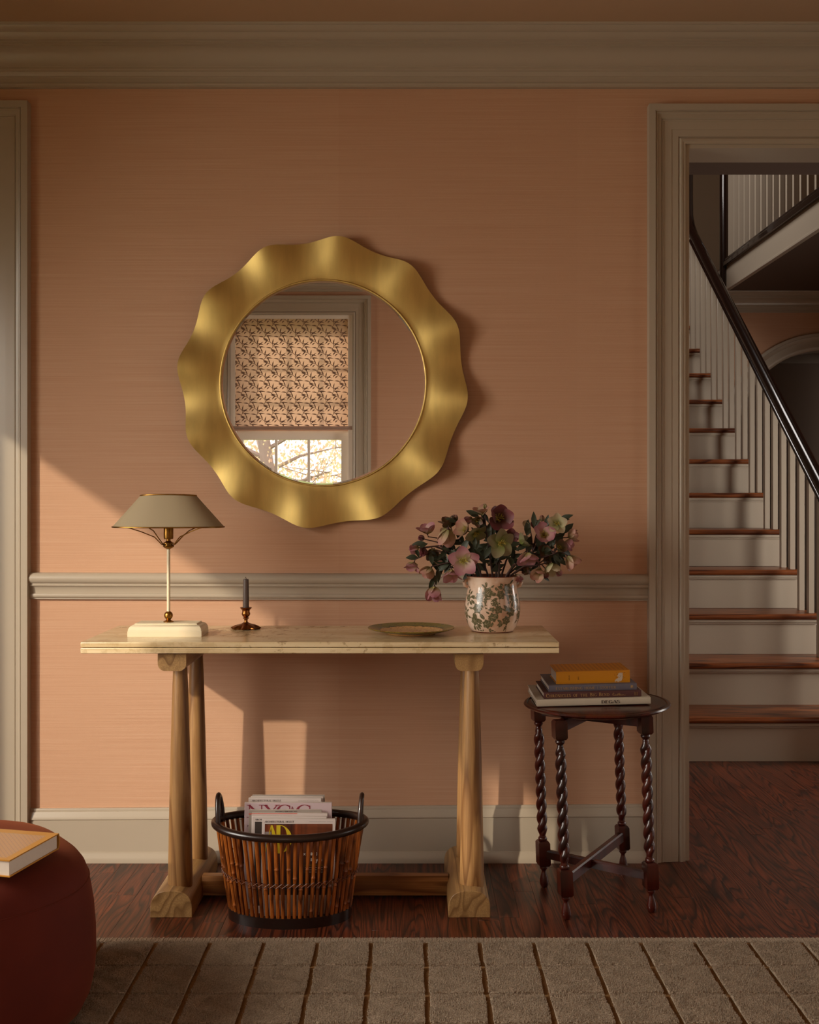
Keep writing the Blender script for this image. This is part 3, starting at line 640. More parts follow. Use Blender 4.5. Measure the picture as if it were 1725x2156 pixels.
# ------------------------------------------------------------------ console table
def dz(o): return o
TX0, TX1, TY0, TY1, TZ = -.895, .399, CAMY+2.95, CAMY+3.335, .75
tb = empty('console_table', (-.248, CAMY+3.14, 0), 'long console table with beige travertine top on two oak trestles under the mirror', 'table')
top = MB().box(TX0, TX1, TY0, TY1, .7355, TZ).build('tabletop', STONE, tb, bevel=.0025, seg=3)
MB().box(TX0, TX1, TY0, TY1, .719, .7345).build('lower_slab', STONE, top, bevel=.0025, seg=3)
MB().box(-.755, .285, TY0+.04, TY1-.03, .7145, .719).build('mounting_board', MAHOGY, tb)
for cx in (-.653, .157):
    # foot runner: half-round section along y
    def drun(w_, h_, y0, y1, z0, flip=False, low=.0):
        n = 14; pr = [(-w_/2, 0)]
        for i in range(n+1):
            a = pi-pi*i/n; ca, sa = cos(a), sin(a)
            pr.append((w_/2*(abs(ca)**.75)*(1 if ca > 0 else -1), low+(h_-low)*(abs(sa)**.8)))
        pr.append((w_/2, 0))
        if flip: pr = [(u, h_-v) for u, v in pr]
        m_ = len(pr); b = MB(); b.add([(cx+u, y, z0+v) for y in (y0, y1) for u, v in pr], [(i, (i+1) % m_, m_+(i+1) % m_, m_+i) for i in range(m_)]+[tuple(range(m_)), tuple(reversed(range(m_, 2*m_)))])
        return b
    fixn(drun(.114, .073, CAMY+2.965, CAMY+3.355, 0, low=.022).build('foot_runner', OAKY, tb, bevel=.0015))
    n = 8; w2, h2, rc = .0775, .0465, .02
    pr = [(-w2/2, h2), (w2/2, h2)]+[(w2/2-rc+rc*sin(a), rc-rc*cos(a)) for a in [pi/2-pi/2*i/n for i in range(n+1)]]+[(-w2/2+rc-rc*sin(a), rc-rc*cos(a)) for a in [pi/2*i/n for i in range(n+1)]]
    m_ = len(pr); b = MB(); b.add([(cx+u, y, .668+v) for y in (CAMY+2.975, CAMY+3.325) for u, v in pr], [(i, (i+1) % m_, m_+(i+1) % m_, m_+i) for i in range(m_)]+[tuple(range(m_)), tuple(reversed(range(m_, 2*m_)))])
    fixn(b.build('top_bearer', OAKY, tb, smooth=30))
    for dd in (3.035, 3.262):
        MB().lathe([(.0325, .060), (.0338, .066), (.0338, .09), (.031, .25), (.0265, .45), (.0215, .62), (.019, .674)], (cx+.01, CAMY+dd, 0), 32).build('column', OAKZ, tb, smooth=40)
b = MB(); y0 = CAMY+3.115
pr = [(0, .006), (0, .046), (.012, .058), (.038, .058), (.05, .046), (.05, .006)]; m_ = len(pr)
b.add([(x_, y0+p, q) for x_ in (-.60, .105) for p, q in pr], [(i, (i+1) % m_, m_+(i+1) % m_, m_+i) for i in range(m_)]+[tuple(range(m_)), tuple(reversed(range(m_, 2*m_)))])
fixn(b.build('stretcher', OAKX, tb))

# ------------------------------------------------------------------ mirror
MX, MZ = (680-CX)*3.40/F, H-(805-CY)*3.40/F
mi = empty('scalloped_mirror', (MX, -.002, MZ), 'round wall mirror in a wavy twelve-lobed brushed gold frame above the table', 'mirror')
NR, NA = 14, 288; b = MB(); vs = []
ri, ro = .322, .446
for j in range(NR+1):
    t = j/NR
    for i in range(NA):
        a = 2*pi*i/NA; ph = 12*(a-radians(90-7))
        wv = cos(ph+.15*sin(ph)); R = lerp(ri, ro+.0085*wv-.001*cos(a*2), t)
        y = -.018-.004*sin(pi*t)-.014*t-.0135*wv*t**.9
        if j == 0: y = -.020
        vs.append((MX+R*cos(a), y, MZ+R*sin(a)))
fs = [(j*NA+i, j*NA+(i+1) % NA, (j+1)*NA+(i+1) % NA, (j+1)*NA+i) for j in range(NR) for i in range(NA)]
# outer turn back to the wall and inner lip
base = len(vs)
for i in range(NA):
    x_, y_, z_ = vs[NR*NA+i]; vs.append((x_, y_+.010, z_))
for i in range(NA):
    a = 2*pi*i/NA; vs.append((MX+(ri+.03)*cos(a), -.006, MZ+(ri+.03)*sin(a)))
fs += [(NR*NA+i, NR*NA+(i+1) % NA, base+(i+1) % NA, base+i) for i in range(NA)]+[(base+i, base+(i+1) % NA, base+NA+(i+1) % NA, base+NA+i) for i in range(NA)]
b.add(vs, fs); fixn(b.build('frame', GOLD, mi, smooth=50))
b = MB(); b.tube([(MX+ri*cos(2*pi*i/96), -.0195, MZ+ri*sin(2*pi*i/96)) for i in range(96)], .0035, 8, closed=True); b.build('inner_bead', GOLD, mi, smooth=60)
b = MB(); n = 128; rg, rb = .3225, .3135
b.add([(MX+r*cos(2*pi*i/n), y, MZ+r*sin(2*pi*i/n)) for r, y in ((rg, -.0180), (rb, -.0186)) for i in range(n)]+[(MX+rg*cos(2*pi*i/n), -.004, MZ+rg*sin(2*pi*i/n)) for i in range(n)],
      [(i, (i+1) % n, n+(i+1) % n, n+i) for i in range(n)]+[tuple(n+i for i in range(n))]+[(2*n+i, 2*n+(i+1) % n, (i+1) % n, i) for i in range(n)]+[tuple(reversed([2*n+i for i in range(n)]))])
fixn(b.build('mirror_glass', MIRROR, mi))

# ------------------------------------------------------------------ table lamp
LX, LY = -.694, CAMY+3.117
lp = empty('table_lamp', (LX, LY, TZ), 'table lamp with taupe oval shade on a slim cream stem, left end of the table', 'lamp')
b = MB(); bw, bd = .104, .052
def ring(w_, d_, z): return [(LX-w_, LY-d_, z), (LX+w_, LY-d_, z), (LX+w_, LY+d_, z), (LX-w_, LY+d_, z)]
lv = [(0, 0, 0), (0, 0, .0145), (.001, .001, .0155), (.001, .001, .017), (.0015, .0015, .021), (.0055, .0055, .0275), (.011, .011, .031), (.014, .014, .0315), (.016, .016, .0325), (.016, .016, .0345), (.018, .018, .0355)]
vs = []
for i, (dx, dy, z) in enumerate(lv): vs += ring(bw-dx, bd-dy, TZ+z)
b.add(vs, [(j*4+i, j*4+(i+1) % 4, (j+1)*4+(i+1) % 4, (j+1)*4+i) for j in range(len(lv)-1) for i in range(4)]+[(3, 2, 1, 0), tuple(len(vs)-4+i for i in range(4))])
b.build('base', CREAM, lp, smooth=25)
z0 = TZ+.0355
b = MB(); b.lathe([(.014, 0), (.0145, .0025), (.009, .0045), (.006, .007)]+[(.0125*sin(pi*t/12), .019-.0125*cos(pi*t/12)) for t in range(3, 12)]+[(.004, .033)], (LX, LY, z0), 24); b.build('ball_finial', BRASS, lp, smooth=60)
MB().lathe([(.0047, .03), (.0047, .225)], (LX, LY, z0), 16).build('stem', CREAM, lp, smooth=60)
b = MB(); b.lathe([(.004, .207), (.008, .21), (.014, .213), (.016, .216), (.016, .218), (.011, .219), (.011, .222), (.0155, .224), (.0155, .226), (.009, .229), (.006, .232), (.006, .236), (.013, .237), (.0138, .241), (.0138, .298), (.0125, .30)], (LX, LY, z0-.0), 28); b.build('socket', BRASS, lp, smooth=40)
zb, zt = 1.057, 1.149
def shx(a, w_, d_):
    e = 2.3; c, s_ = cos(a), sin(a); return (w_*abs(c)**(2/e)*(1 if c >= 0 else -1), d_*abs(s_)**(2/e)*(1 if s_ >= 0 else -1))
NS = 96
def shring(t, off=0):
    w_, d_ = lerp(.158, .079, t)-off, lerp(.085, .040, t)-off
    z = lerp(zb, zt, t)
    return [(LX+shx(2*pi*i/NS, w_, d_)[0], LY+shx(2*pi*i/NS, w_, d_)[1], z+.003*abs(cos(2*pi*i/NS))**2*(-1 if t > .5 else 0)) for i in range(NS)]
b = MB(); b.add(shring(0)+shring(1)+shring(1, .0015)+shring(0, .0015), [(j*NS+i, j*NS+(i+1) % NS, ((j+1) % 4)*NS+(i+1) % NS, ((j+1) % 4)*NS+i) for j in range(4) for i in range(NS)])
b.build('lamp_shade', SHADE, lp, smooth=40)
for t in (0, 1):
    b = MB(); b.tube(shring(t), .0022, 6, closed=True); b.build('shade_trim', BRASS, lp, smooth=60)
for sxx, syy in ((-1, -1), (-1, 1), (1, -1), (1, 1)):
    zs = z0+.219; ex, ey = (.114 if syy < 0 else .082)*sxx, .05*syy
    pts = [(LX+sxx*.010, LY+syy*.004, zs), (LX+sxx*.018, LY+syy*.008, zs+.003), (LX+sxx*.036, LY+syy*.018, zs+.024), (LX+ex*.62, LY+syy*.034, zs+.040), (LX+ex*.84, LY+syy*.045, zs+.049), (LX+ex, LY+ey, zb+.001)]
    b = MB(); b.tube(pts, .0016, 6); b.build('shade_bracket', BRASS, lp, smooth=60)

# ------------------------------------------------------------------ candlestick
KX, KY = (518-CX)*3.25/F, CAMY+3.25
cs = empty('candlestick', (KX, KY, TZ), 'small ornate bronze candlestick right of the lamp', 'candlestick')
fnb = lambda a, z: 1+(.10*cos(8*a) if z < .012 else 0)+(.07*cos(16*a+1) if z < .01 else 0)
b = MB(); b.lathe([(.036, 0), (.040, .003), (.0385, .006), (.033, .008), (.030, .011), (.022, .0135), (.012, .0165), (.008, .019)], (KX, KY, TZ), 96, fn=fnb)
b.build('foot', BRONZE, cs, smooth=50)
b = MB(); b.lathe([(.008, .018), (.005, .023), (.0055, .029), (.009, .031), (.009, .033), (.006, .035), (.010, .038), (.0125, .043), (.0125, .047), (.011, .05), (.0115, .056), (.0165, .061), (.0175, .0625), (.0165, .064), (.010, .064), (.010, .05)], (KX, KY, TZ), 32); b.build('stem', BRONZE, cs, smooth=40)
ca = empty('candle', (KX, KY, TZ+.05), 'tapering unlit brown grey candle standing in the bronze candlestick', 'candle')
b = MB(); b.lathe([(.0093, .051), (.0093, .07), (.0083, .145), (.0075, .148), (.003, .147)], (KX, KY, TZ), 24); b.build('wax', CANDLE, ca, smooth=40)
b = MB(); b.tube([(KX, KY, TZ+.145), (KX+.0005, KY, TZ+.150), (KX-.001, KY, TZ+.154)], .0009, 6); b.build('wick', WICK, ca)

# ------------------------------------------------------------------ plate
PXc, PYc = (866-CX)*3.14/F, CAMY+3.14
def platemat():
    m = M('slipware_glaze', srgb(180, 130, 70), .2); tc = m.n('ShaderNodeTexCoord'); ln = m.n('ShaderNodeVectorMath', operation='LENGTH'); sx = m.n('ShaderNodeSeparateXYZ'); m.l(tc.outputs['Object'], sx.inputs[0])
    cb = m.n('ShaderNodeCombineXYZ'); m.l(sx.outputs[0], cb.inputs[0]); m.l(sx.outputs[1], cb.inputs[1]); m.l(cb.outputs[0], ln.inputs[0])
    n = m.noise(m.coord((1, 1, 1)), 60, 4, .6); n2 = m.noise(m.coord((1, 1, 1)), 140, 3, .6)
    r = m.math('ADD', ln.outputs['Value'], m.math('MULTIPLY', m.math('SUBTRACT', n, .5), .02))
    c = m.ramp(m.math('MULTIPLY', r, 7.5), [(0, srgb(196, 146, 92)), (.66, srgb(206, 158, 98)), (.69, srgb(54, 46, 22)), (.72, srgb(116, 104, 44)), (.93, srgb(130, 110, 46)), (.96, srgb(104, 56, 24))])
    c = m.mix(m.math('MULTIPLY', m.ramp(n2, [(.5, g(0)), (.62, g(1))]), .45), c, srgb(70, 62, 34)); m.base(c); return m.m
b = MB(); b.lathe([(.045, .0), (.07, .001), (.072, .004), (.10, .009), (.1235, .0155), (.125, .017), (.1235, .0185), (.10, .013), (.083, .0085), (.078, .0065), (.03, .006), (.001, .006)], n=64)
pl = b.build('plate', platemat(), smooth=40); pl.location = (PXc, PYc, TZ); tag(pl, 'flat ochre and olive glazed plate between the candlestick and the vase', 'plate')

# ------------------------------------------------------------------ vase with transfer print
VX, VY = (1037-CX)*3.2/F, CAMY+3.2
VP = [(.058, .0), (.062, .003), (.0665, .010), (.0735, .024), (.079, .042), (.0812, .062), (.0800, .082), (.0765, .105), (.0725, .125), (.0715, .138), (.0735, .150), (.0755, .157), (.0765, .1605)]
va = empty('vase', (VX, VY, TZ), 'round glazed vase with olive floral print holding the hellebores', 'vase')
b = MB(); b.k = 1; b.lathe(VP[:2], (VX, VY, TZ), 64, cap=False); b.k = 0
b.lathe(VP[1:], (VX, VY, TZ), 64, cap=False); b.k = 1
b.lathe([(.0765, .1605), (.0755, .1625), (.0725, .1615), (.0695, .15), (.0675, .135), (.070, .10), (.070, .03), (.05, .008), (.001, .008)], (VX, VY, TZ), 64, cap=False)
b.lathe([(.001, 0), (.058, 0)], (VX, VY, TZ), 64, cap=False)
b.build('body', [VASE, TERRA], va, smooth=60)
def vr(z):
    for (r0, z0), (r1, z1) in zip(VP, VP[1:]):
        if z0 <= z <= z1: return lerp(r0, r1, (z-z0)/(z1-z0))
    return .076
def TV(u, z):   # u arc length at r=.078
    z = min(max(z, .004), .159); a = -pi/2+u/.078; r = vr(z)+.0006; return (VX+r*cos(a), VY+r*sin(a), TZ+z)
b = MB(); random.seed(5)
def vleaf(u, z, L, wd, ang):
    c, s_ = cos(ang), sin(ang); pr = [(0, .1), (.2, .75), (.45, 1), (.7, .7), (1, .03)]
    for k in range(4):
        (t0, q0), (t1, q1) = pr[k], pr[k+1]
        b.add([TV(u+t0*L*c+sg*q0*wd/2*-s_, z+t0*L*s_+sg*q0*wd/2*c) if 0 else TV(u+t*L*c-sg*q*wd/2*s_, z+t*L*s_+sg*q*wd/2*c) for (t, q, sg) in ((t0, q0, -1), (t1, q1, -1), (t1, q1, 1), (t0, q0, 1))], [(0, 1, 2, 3)])
flowers = [(-.045, .105), (-.02, .118), (.02, .112), (.044, .128), (.012, .07), (-.05, .072), (.05, .062), (-.022, .028), (.036, .038), (-.062, .035), (.062, .1), (-.004, .048), (.09, .05), (-.09, .1), (-.1, .05), (.12, .09), (.16, .05), (-.15, .08), (.2, .1), (-.2, .04), (.23, .06)]
for (u, z) in flowers:
    R = random.uniform(.0110, .0165); a0 = random.random()*6
    for k in range(6): vleaf(u+.0012*cos(a0+k*pi/3), z+.0012*sin(a0+k*pi/3), R, R*.85, a0+k*pi/3)
    for k in range(7):
        a = random.random()*2*pi; L = random.uniform(.012, .020); q = R*1.05
        vleaf(u+cos(a)*q, z+sin(a)*q, L, L*.45, a+random.uniform(-.5, .5))
    # tendril
    a = random.random()*2*pi; p = (u+cos(a)*R, z+sin(a)*R)
    for k in range(7):
        q = (p[0]+.0048*cos(a), p[1]+.0048*sin(a)); n_ = (-sin(a)*.0005, cos(a)*.0005)
        b.add([TV(p[0]-n_[0], p[1]-n_[1]), TV(q[0]-n_[0], q[1]-n_[1]), TV(q[0]+n_[0], q[1]+n_[1]), TV(p[0]+n_[0], p[1]+n_[1])], [(0, 1, 2, 3)])
        if k % 2: vleaf(q[0], q[1], .007, .0035, a+random.choice((-1, 1)))
        p = q; a += random.uniform(-.2, .55)
o = b.build('floral_print', GREENP, va); o['kind'] = 'stuff'
for sg in (-1, 1):
    b = MB(); hx = VX+sg*.0745
    b.tube([(hx-sg*.006, VY, TZ+.148), (hx+sg*.004, VY-.004, TZ+.1475), (hx+sg*.0085, VY-.008, TZ+.142), (hx+sg*.006, VY-.009, TZ+.134), (hx-sg*.002, VY-.006, TZ+.130), (hx-sg*.008, VY, TZ+.131)], [.004, .0055, .006, .0055, .0045, .003], 10)
    b.build('handle', VASE, va, smooth=60)

# ------------------------------------------------------------------ hellebores
def petal_mesh(name, mat, phi0, phi1, W=.42, nu=7, nv=5, curl=.18):
    b = MB(); rad = []; r = z = 0.0; row = []
    for i in range(nu+1):
        u = i/nu; ph = radians(lerp(phi0, phi1, u)); 
        if i: r += cos(ph)/nu; z += sin(ph)/nu
        wd = W*(sin(pi*min(.985, .06+.90*u**.85))**.62); row.append((u, r, z, wd))
    vs = []
    for u, r, z, wd in row:
        for j in range(nv+1):
            v = -1+2*j/nv; vs.append((r-.04*abs(v)*u, wd*v*1.0, z+curl*v*v*wd)); rad.append(u)
    b.add(vs, [(i*(nv+1)+j, i*(nv+1)+j+1, (i+1)*(nv+1)+j+1, (i+1)*(nv+1)+j) for i in range(nu) for j in range(nv)])
    me = bpy.data.meshes.new(name); me.from_pydata(b.v, [], b.f); me.update(); me.materials.append(mat)
    at = me.attributes.new('rad', 'FLOAT', 'POINT'); at.data.foreach_set('value', rad)
    me.polygons.foreach_set('use_smooth', [True]*len(me.polygons)); return me
SH = {'open': (28, 2), 'cup': (48, 40), 'bell': (44, 74), 'bud': (62, 116), 'flat': (12, 4)}
PM = {(c, s_): petal_mesh('petal', PET[c], *SH[s_], W=.40 if s_ in ('bud', 'bell') else .46) for c in PET for s_ in SH}
def stamen_mesh():
    b = MB(); random.seed(2)
    b.lathe([(.05, -.02), (.10, .02), (.08, .07), (.02, .09)], n=10)
    for k in range(34):
        a = random.random()*2*pi; L = random.uniform(.22, .36); sp = random.uniform(.25, .95)
        p = Vector((cos(a)*.05, sin(a)*.05, .03)); q = p+Vector((cos(a)*sp, sin(a)*sp, 1)).normalized()*L
        b.tube([p, (p+q)/2+Vector((0, 0, .02)), q], [.009, .008, .008], 4); b.lathe([(.003, -.02), (.022, -.005), (.022, .012), (.003, .025)], tuple(q), 6)
    me = bpy.data.meshes.new('stamens'); me.from_pydata(b.v, [], b.f); me.update(); me.materials.append(STAM); return me
STM = stamen_mesh()
def calyx_mesh():
    b = MB(); b.lathe([(.02, -.20), (.035, -.10), (.07, -.03), (.12, .01), (.02, .05)], n=10); me = bpy.data.meshes.new('blossom'); me.from_pydata(b.v, [], b.f); me.update(); me.materials.append(STEMC)
    me.polygons.foreach_set('use_smooth', [True]*len(me.polygons)); return me
CAL = calyx_mesh()
def blossom(par, p, R, col, dr, shape, roll):
    q = Vector(dr).normalized().to_track_quat('Z', 'Y').to_matrix().to_4x4()
    o = bpy.data.objects.new('blossom', CAL); COL.objects.link(o); o.parent = par; o.matrix_parent_inverse = Matrix.Translation(-Vector(par.location))
    s_ = R*(1.2 if shape in ('open', 'flat') else 1.5 if shape == 'cup' else 1.72)
    o.matrix_basis = Matrix.Translation(p) @ q @ Matrix.Rotation(roll, 4, 'Z') @ Matrix.Scale(s_, 4)
    for k in range(5):
        pt = bpy.data.objects.new('petal', PM[(col, shape)]); COL.objects.link(pt); pt.parent = o
        pt.matrix_basis = Matrix.Rotation(k*2*pi/5+random.uniform(-.1, .1), 4, 'Z') @ Matrix.Rotation(random.uniform(-.14, .14), 4, 'Y') @ Matrix.Translation((.03, 0, .012*(k % 2))) @ Matrix.Rotation(random.uniform(-.2, .2)+.12, 4, 'X')
    if shape != 'bud':
        sm = bpy.data.objects.new('stamens', STM); COL.objects.link(sm); sm.parent = o
def leafobj(par, p, L, wd, dr, nrm):
    d = Vector(dr).normalized(); n = Vector(nrm); s_ = d.cross(n).normalized(); n = s_.cross(d).normalized()
    rows = [(0, .1), (.15, .55), (.35, .95), (.55, 1), (.75, .7), (.9, .32), (1, .02)]; vs = []
    for t, q in rows:
        c = Vector(p)+d*L*t+n*(-.25*L*t*t)
        vs += [c-s_*wd*q/2+n*wd*q*.18, c, c+s_*wd*q/2+n*wd*q*.18]
    b = MB(); b.add(vs, [(3*i+j, 3*i+j+1, 3*i+j+4, 3*i+j+3) for i in range(len(rows)-1) for j in range(2)])
    b.build('leaf', LEAFG, par, smooth=60)
def BP(cx, cy, dd=0.0): return P(830+cx*.2435, 1030+cy*.2435, 3.2+dd)
GR = [  # label, hub(cx,cy,dd), mouth offset, blossoms, leaves
 ('hellebore stem whose lone drooping pink bloom hangs lowest, over the chair rail', (420, 640, 0), (-.030, .0), [
   (345, 890, 78, 'pink', (-.1, -.35, -1), 'bell', 0, -.02)], [(330, 800, -.3, -1), (385, 730, .1, -1)]),
 ('hellebore stem arching far left with mauve buds at its tip', (470, 540, 0), (-.045, .0), [
   (240, 425, 34, 'maroon', (-1, -.3, .3), 'bud', 0, 0), (180, 515, 52, 'pink', (-.8, -.4, -.2), 'bud', 1, 0), (255, 535, 56, 'maroon', (-.2, -.7, -.5), 'bud', 2, -.02),
   (335, 540, 72, 'olive', (.2, -.5, -.8), 'cup', 0, .02), (168, 655, 66, 'pink', (-.3, -.35, -1), 'cup', 1, -.01)], [(230, 470, -1, 0), (170, 590, -.8, .1), (320, 590, .1, -1)]),
 ('hellebore stem with pale pink cup and dusky beige bloom at upper left', (500, 500, .03), (-.035, .02), [
   (282, 362, 74, 'pink', (-.25, -.3, .9), 'cup', 0, .02), (455, 395, 92, 'beige', (-.15, .25, -.7), 'bell', 1, 0), (480, 300, 80, 'olive', (-.3, -.1, .8), 'cup', 2, .03)], [(560, 400, .5, -.8), (500, 270, -.8, .4)]),
 ('hellebore stem with the wide open pink bloom in front', (690, 640, -.03), (-.028, -.03), [
   (605, 618, 116, 'pink', (-.12, -1, -.05), 'open', .3, -.06), (495, 725, 84, 'pink', (0, -.4, -.8), 'cup', 0, -.04), (300, 712, 66, 'beige', (-.5, -.2, -.8), 'bell', 1, -.02), (372, 655, 52, 'beige', (.2, .3, .9), 'cup', 0, .01)],
   [(460, 640, .7, .3), (390, 700, -.1, -1), (720, 690, .2, -1), (640, 740, -.8, -.6)]),
 ('hellebore stem with grey green twin blooms left of centre', (720, 560, .02), (-.01, .02), [
   (615, 350, 82, 'beige', (-.6, -.5, .3), 'cup', 0, -.01), (700, 375, 92, 'green', (.3, -.5, -.5), 'open', .8, -.02), (745, 340, 60, 'olive', (.5, .2, .4), 'cup', 0, .04)],
   [(620, 470, -.5, -.8), (580, 420, .5, -.8), (680, 500, .2, -.9), (760, 560, .4, .7), (700, 470, -.2, .9)]),
 ('hellebore stem reaching highest, with pink bud and bloom at its top', (790, 320, .0), (.0, .0), [
   (755, 200, 66, 'beige', (-.1, -.3, .9), 'cup', 0, 0), (648, 268, 46, 'pink', (-.8, -.4, -.3), 'bud', 1, -.01), (785, 150, 26, 'pale', (.1, 0, 1), 'bud', 0, 0), (720, 270, 44, 'olive', (.1, -.8, -.3), 'cup', 1, -.02), (835, 345, 42, 'pink', (.7, -.2, .5), 'bell', 0, .02)],
   [(690, 215, -.9, .6), (770, 260, .1, -1), (800, 370, -.1, -1)]),
 ('hellebore stem with the large dark wine bloom at the top centre', (905, 400, .02), (.008, -.01), [
   (908, 250, 108, 'maroon', (.15, -.75, .12), 'cup', .2, -.02), (800, 520, 48, 'olive', (.3, -.1, .6), 'bud', 0, .02)], [(1010, 480, .8, .2), (800, 560, .5, .8)]),
 ('hellebore stem with the sage green bloom facing right at the centre', (915, 620, -.02), (.012, -.03), [
   (915, 465, 112, 'green', (.35, -.85, -.1), 'open', .5, -.05), (870, 640, 54, 'green', (-.5, -.2, .6), 'cup', 0, .02)], [(1020, 540, .4, -.9), (850, 600, -.3, .8)]),
 ('hellebore stem with the small magenta bloom beside the sage bloom', (1010, 560, .02), (.022, .0), [
   (1010, 412, 62, 'maroon', (.1, -.8, .3), 'cup', 0, .02), (1110, 455, 72, 'green', (.8, -.2, .5), 'cup', 1, 0)], [(1150, 350, .1, .9), (1165, 470, .3, .9), (1100, 500, .8, .5)]),
 ('hellebore stem with pink cup of yellow stamens at upper right', (1200, 540, .0), (.036, .01), [
   (1297, 395, 88, 'pink', (.0, -.8, .35), 'cup', .3, -.02), (1230, 312, 50, 'maroon', (-.4, -.4, .7), 'bud', 1, .02), (1150, 310, 46, 'pale', (-.6, -.2, .6), 'bud', 0, 0), (1280, 258, 34, 'beige', (0, 0, 1), 'bud', 0, .01)],
   [(1210, 280, .0, 1), (1320, 280, .1, 1), (1300, 320, .6, .2), (1260, 480, .5, -.8)]),
 ('hellebore stem with the greenish white open bloom at the upper right', (1380, 480, .02), (.04, .02), [
   (1405, 300, 80, 'pale', (.1, -1, .15), 'open', 0, -.02), (1400, 400, 46, 'olive', (.1, -.3, -.8), 'cup', 0, .02), (1540, 405, 58, 'beige', (.9, -.2, .3), 'bell', 0, 0)], [(1510, 330, .8, .9), (1450, 260, .5, .3)]),
 ('hellebore stem ending in dusty pink blooms at the far right', (1380, 560, -.02), (.044, -.01), [
   (1505, 470, 58, 'pink', (.8, -.3, -.3), 'bell', 0, 0), (1430, 505, 60, 'olive', (.4, -.7, .4), 'cup', 0, -.02), (1530, 612, 76, 'beige', (.6, -.2, -.7), 'bell', 1, -.01), (1310, 530, 56, 'olive', (-.1, -.7, -.2), 'cup', 0, .0)],
   [(1480, 540, .8, -.4), (1400, 600, .5, -.8), (1250, 560, .1, -1)]),
 ('hellebore stem with the downturned pink bloom right of the vase mouth', (1090, 640, -.03), (.03, -.03), [
   (1160, 580, 88, 'pink', (.05, -.4, -.8), 'cup', 0, -.04), (1165, 702, 50, 'olive', (-.7, -.4, .1), 'bell', 0, -.02), (1330, 585, 54, 'olive', (.3, -.5, -.5), 'cup', 1, .01)],
   [(1130, 620, 1, -.1), (1200, 610, .7, -.7), (1080, 690, .8, .1)]),
 ('hellebore stem drooping low to the right with pale green bloom', (1230, 660, -.03), (.042, -.02), [
   (1360, 680, 70, 'pale', (.1, -.4, -.9), 'bell', 0, -.03), (1255, 725, 68, 'beige', (-.3, -.6, -.5), 'bell', 1, -.04), (1422, 712, 42, 'pink', (.3, -.2, -1), 'bud', 0, -.02), (1320, 735, 34, 'pink', (0, 0, -1), 'bud', 0, -.02), (1062, 765, 46, 'pink', (.3, -.3, -.9), 'bell', 0, -.02)],
   [(1390, 640, .6, -.8), (1210, 690, .3, .9), (1440, 600, .5, -.8)]),
]
random.seed(9)
for label, hub, mo, bls, lvs in GR:
    e = empty('hellebore_stem', (VX+mo[0]*.5, VY+mo[1]*.5, TZ+.03), label, 'flower', 'hellebore stems in the vase')
    for q in range(4): lvs.append((hub[0]+random.uniform(-70, 70), hub[1]+random.uniform(-60, 90), random.uniform(-1, 1), random.uniform(-1, .6)))
    hb = BP(*hub); m0 = Vector((VX+mo[0]*.45, VY+mo[1]*.45, TZ+.03)); m1 = Vector((VX+mo[0]*1.25, VY+mo[1]*1.25, TZ+.165))
    b = MB(); mid = (m1+hb)/2+Vector((0, 0, .012)); b.tube([m0, m1, m1.lerp(mid, .5), mid, hb], [.0030, .0030, .0029, .0026, .0022], 7)
    for (cx, cy, R, col, dr, sh, roll, dd) in bls:
        p = BP(cx, cy, dd); back = p-Vector(dr).normalized()*(R*.000339*.5+.006)
        m_ = (hb+back)/2+Vector((0, 0, .010)); b.tube([hb, m_, back, p-Vector(dr).normalized()*.002], [.0025, .002, .0017, .0017], 6)
    b.build('stem', STEMC, e, smooth=60)
    for (cx, cy, R, col, dr, sh, roll, dd) in bls:
        d_ = Vector(dr).normalized(); Rm = R*.000339
        off = {'open': .0, 'flat': 0, 'cup': .35, 'bell': .6, 'bud': .7}[sh]
        blossom(e, BP(cx, cy, dd)-d_*Rm*off, Rm, col, dr, sh, roll+random.random()*.3)
    for (cx, cy, dx, dzz) in lvs:
        leafobj(e, BP(cx-dx*50, cy+dzz*50, random.uniform(-.02, .02)), random.uniform(.036, .050), random.uniform(.013, .020), (dx, random.uniform(-.4, .2), dzz), (random.uniform(-.4, .4), -1, .5))
        leafobj(e, BP(cx-dx*60, cy+dzz*60, random.uniform(-.02, .03)), random.uniform(.026, .038), random.uniform(.009, .014), (dx+.6, random.uniform(-.4, .2), dzz+random.uniform(-.5, .5)), (random.uniform(-.4, .4), -1, .5))

# ------------------------------------------------------------------ barley twist side table
FC = {'fl': (.419, 2.956), 'fr': (.661, 3.007), 'bl': (.389, 3.20), 'br': (.649, 3.345)}
TCX, TCD = .530, 3.13
s_t = empty('side_table', (TCX, CAMY+TCD, 0), 'dark mahogany round side table on four barley twist legs, holding the books', 'side table')
def lean(o):
    for v in o.data.vertices:
        x_, y_, z_ = v.co; v.co.x = x_-.036*max(0, z_-0.0)+0; v.co.z = z_+.020*(x_+.0-TCX)*(z_/.55)
    o.data.update(); return o
ZT = .557
b = MB(); b.lathe([(.001, ZT-.016), (.186, ZT-.016), (.191, ZT-.0155), (.197, ZT-.013), (.200, ZT-.010), (.2055, ZT-.0085), (.208, ZT-.006), (.2055, ZT-.002), (.199, ZT-.001), (.196, ZT-.0035), (.192, ZT-.001), (.186, ZT), (.001, ZT)], (TCX+.020, CAMY+TCD, 0), 96, cap=False)
lean(b.build('tabletop', MAHOGY, s_t, smooth=25))
legz = lambda: None
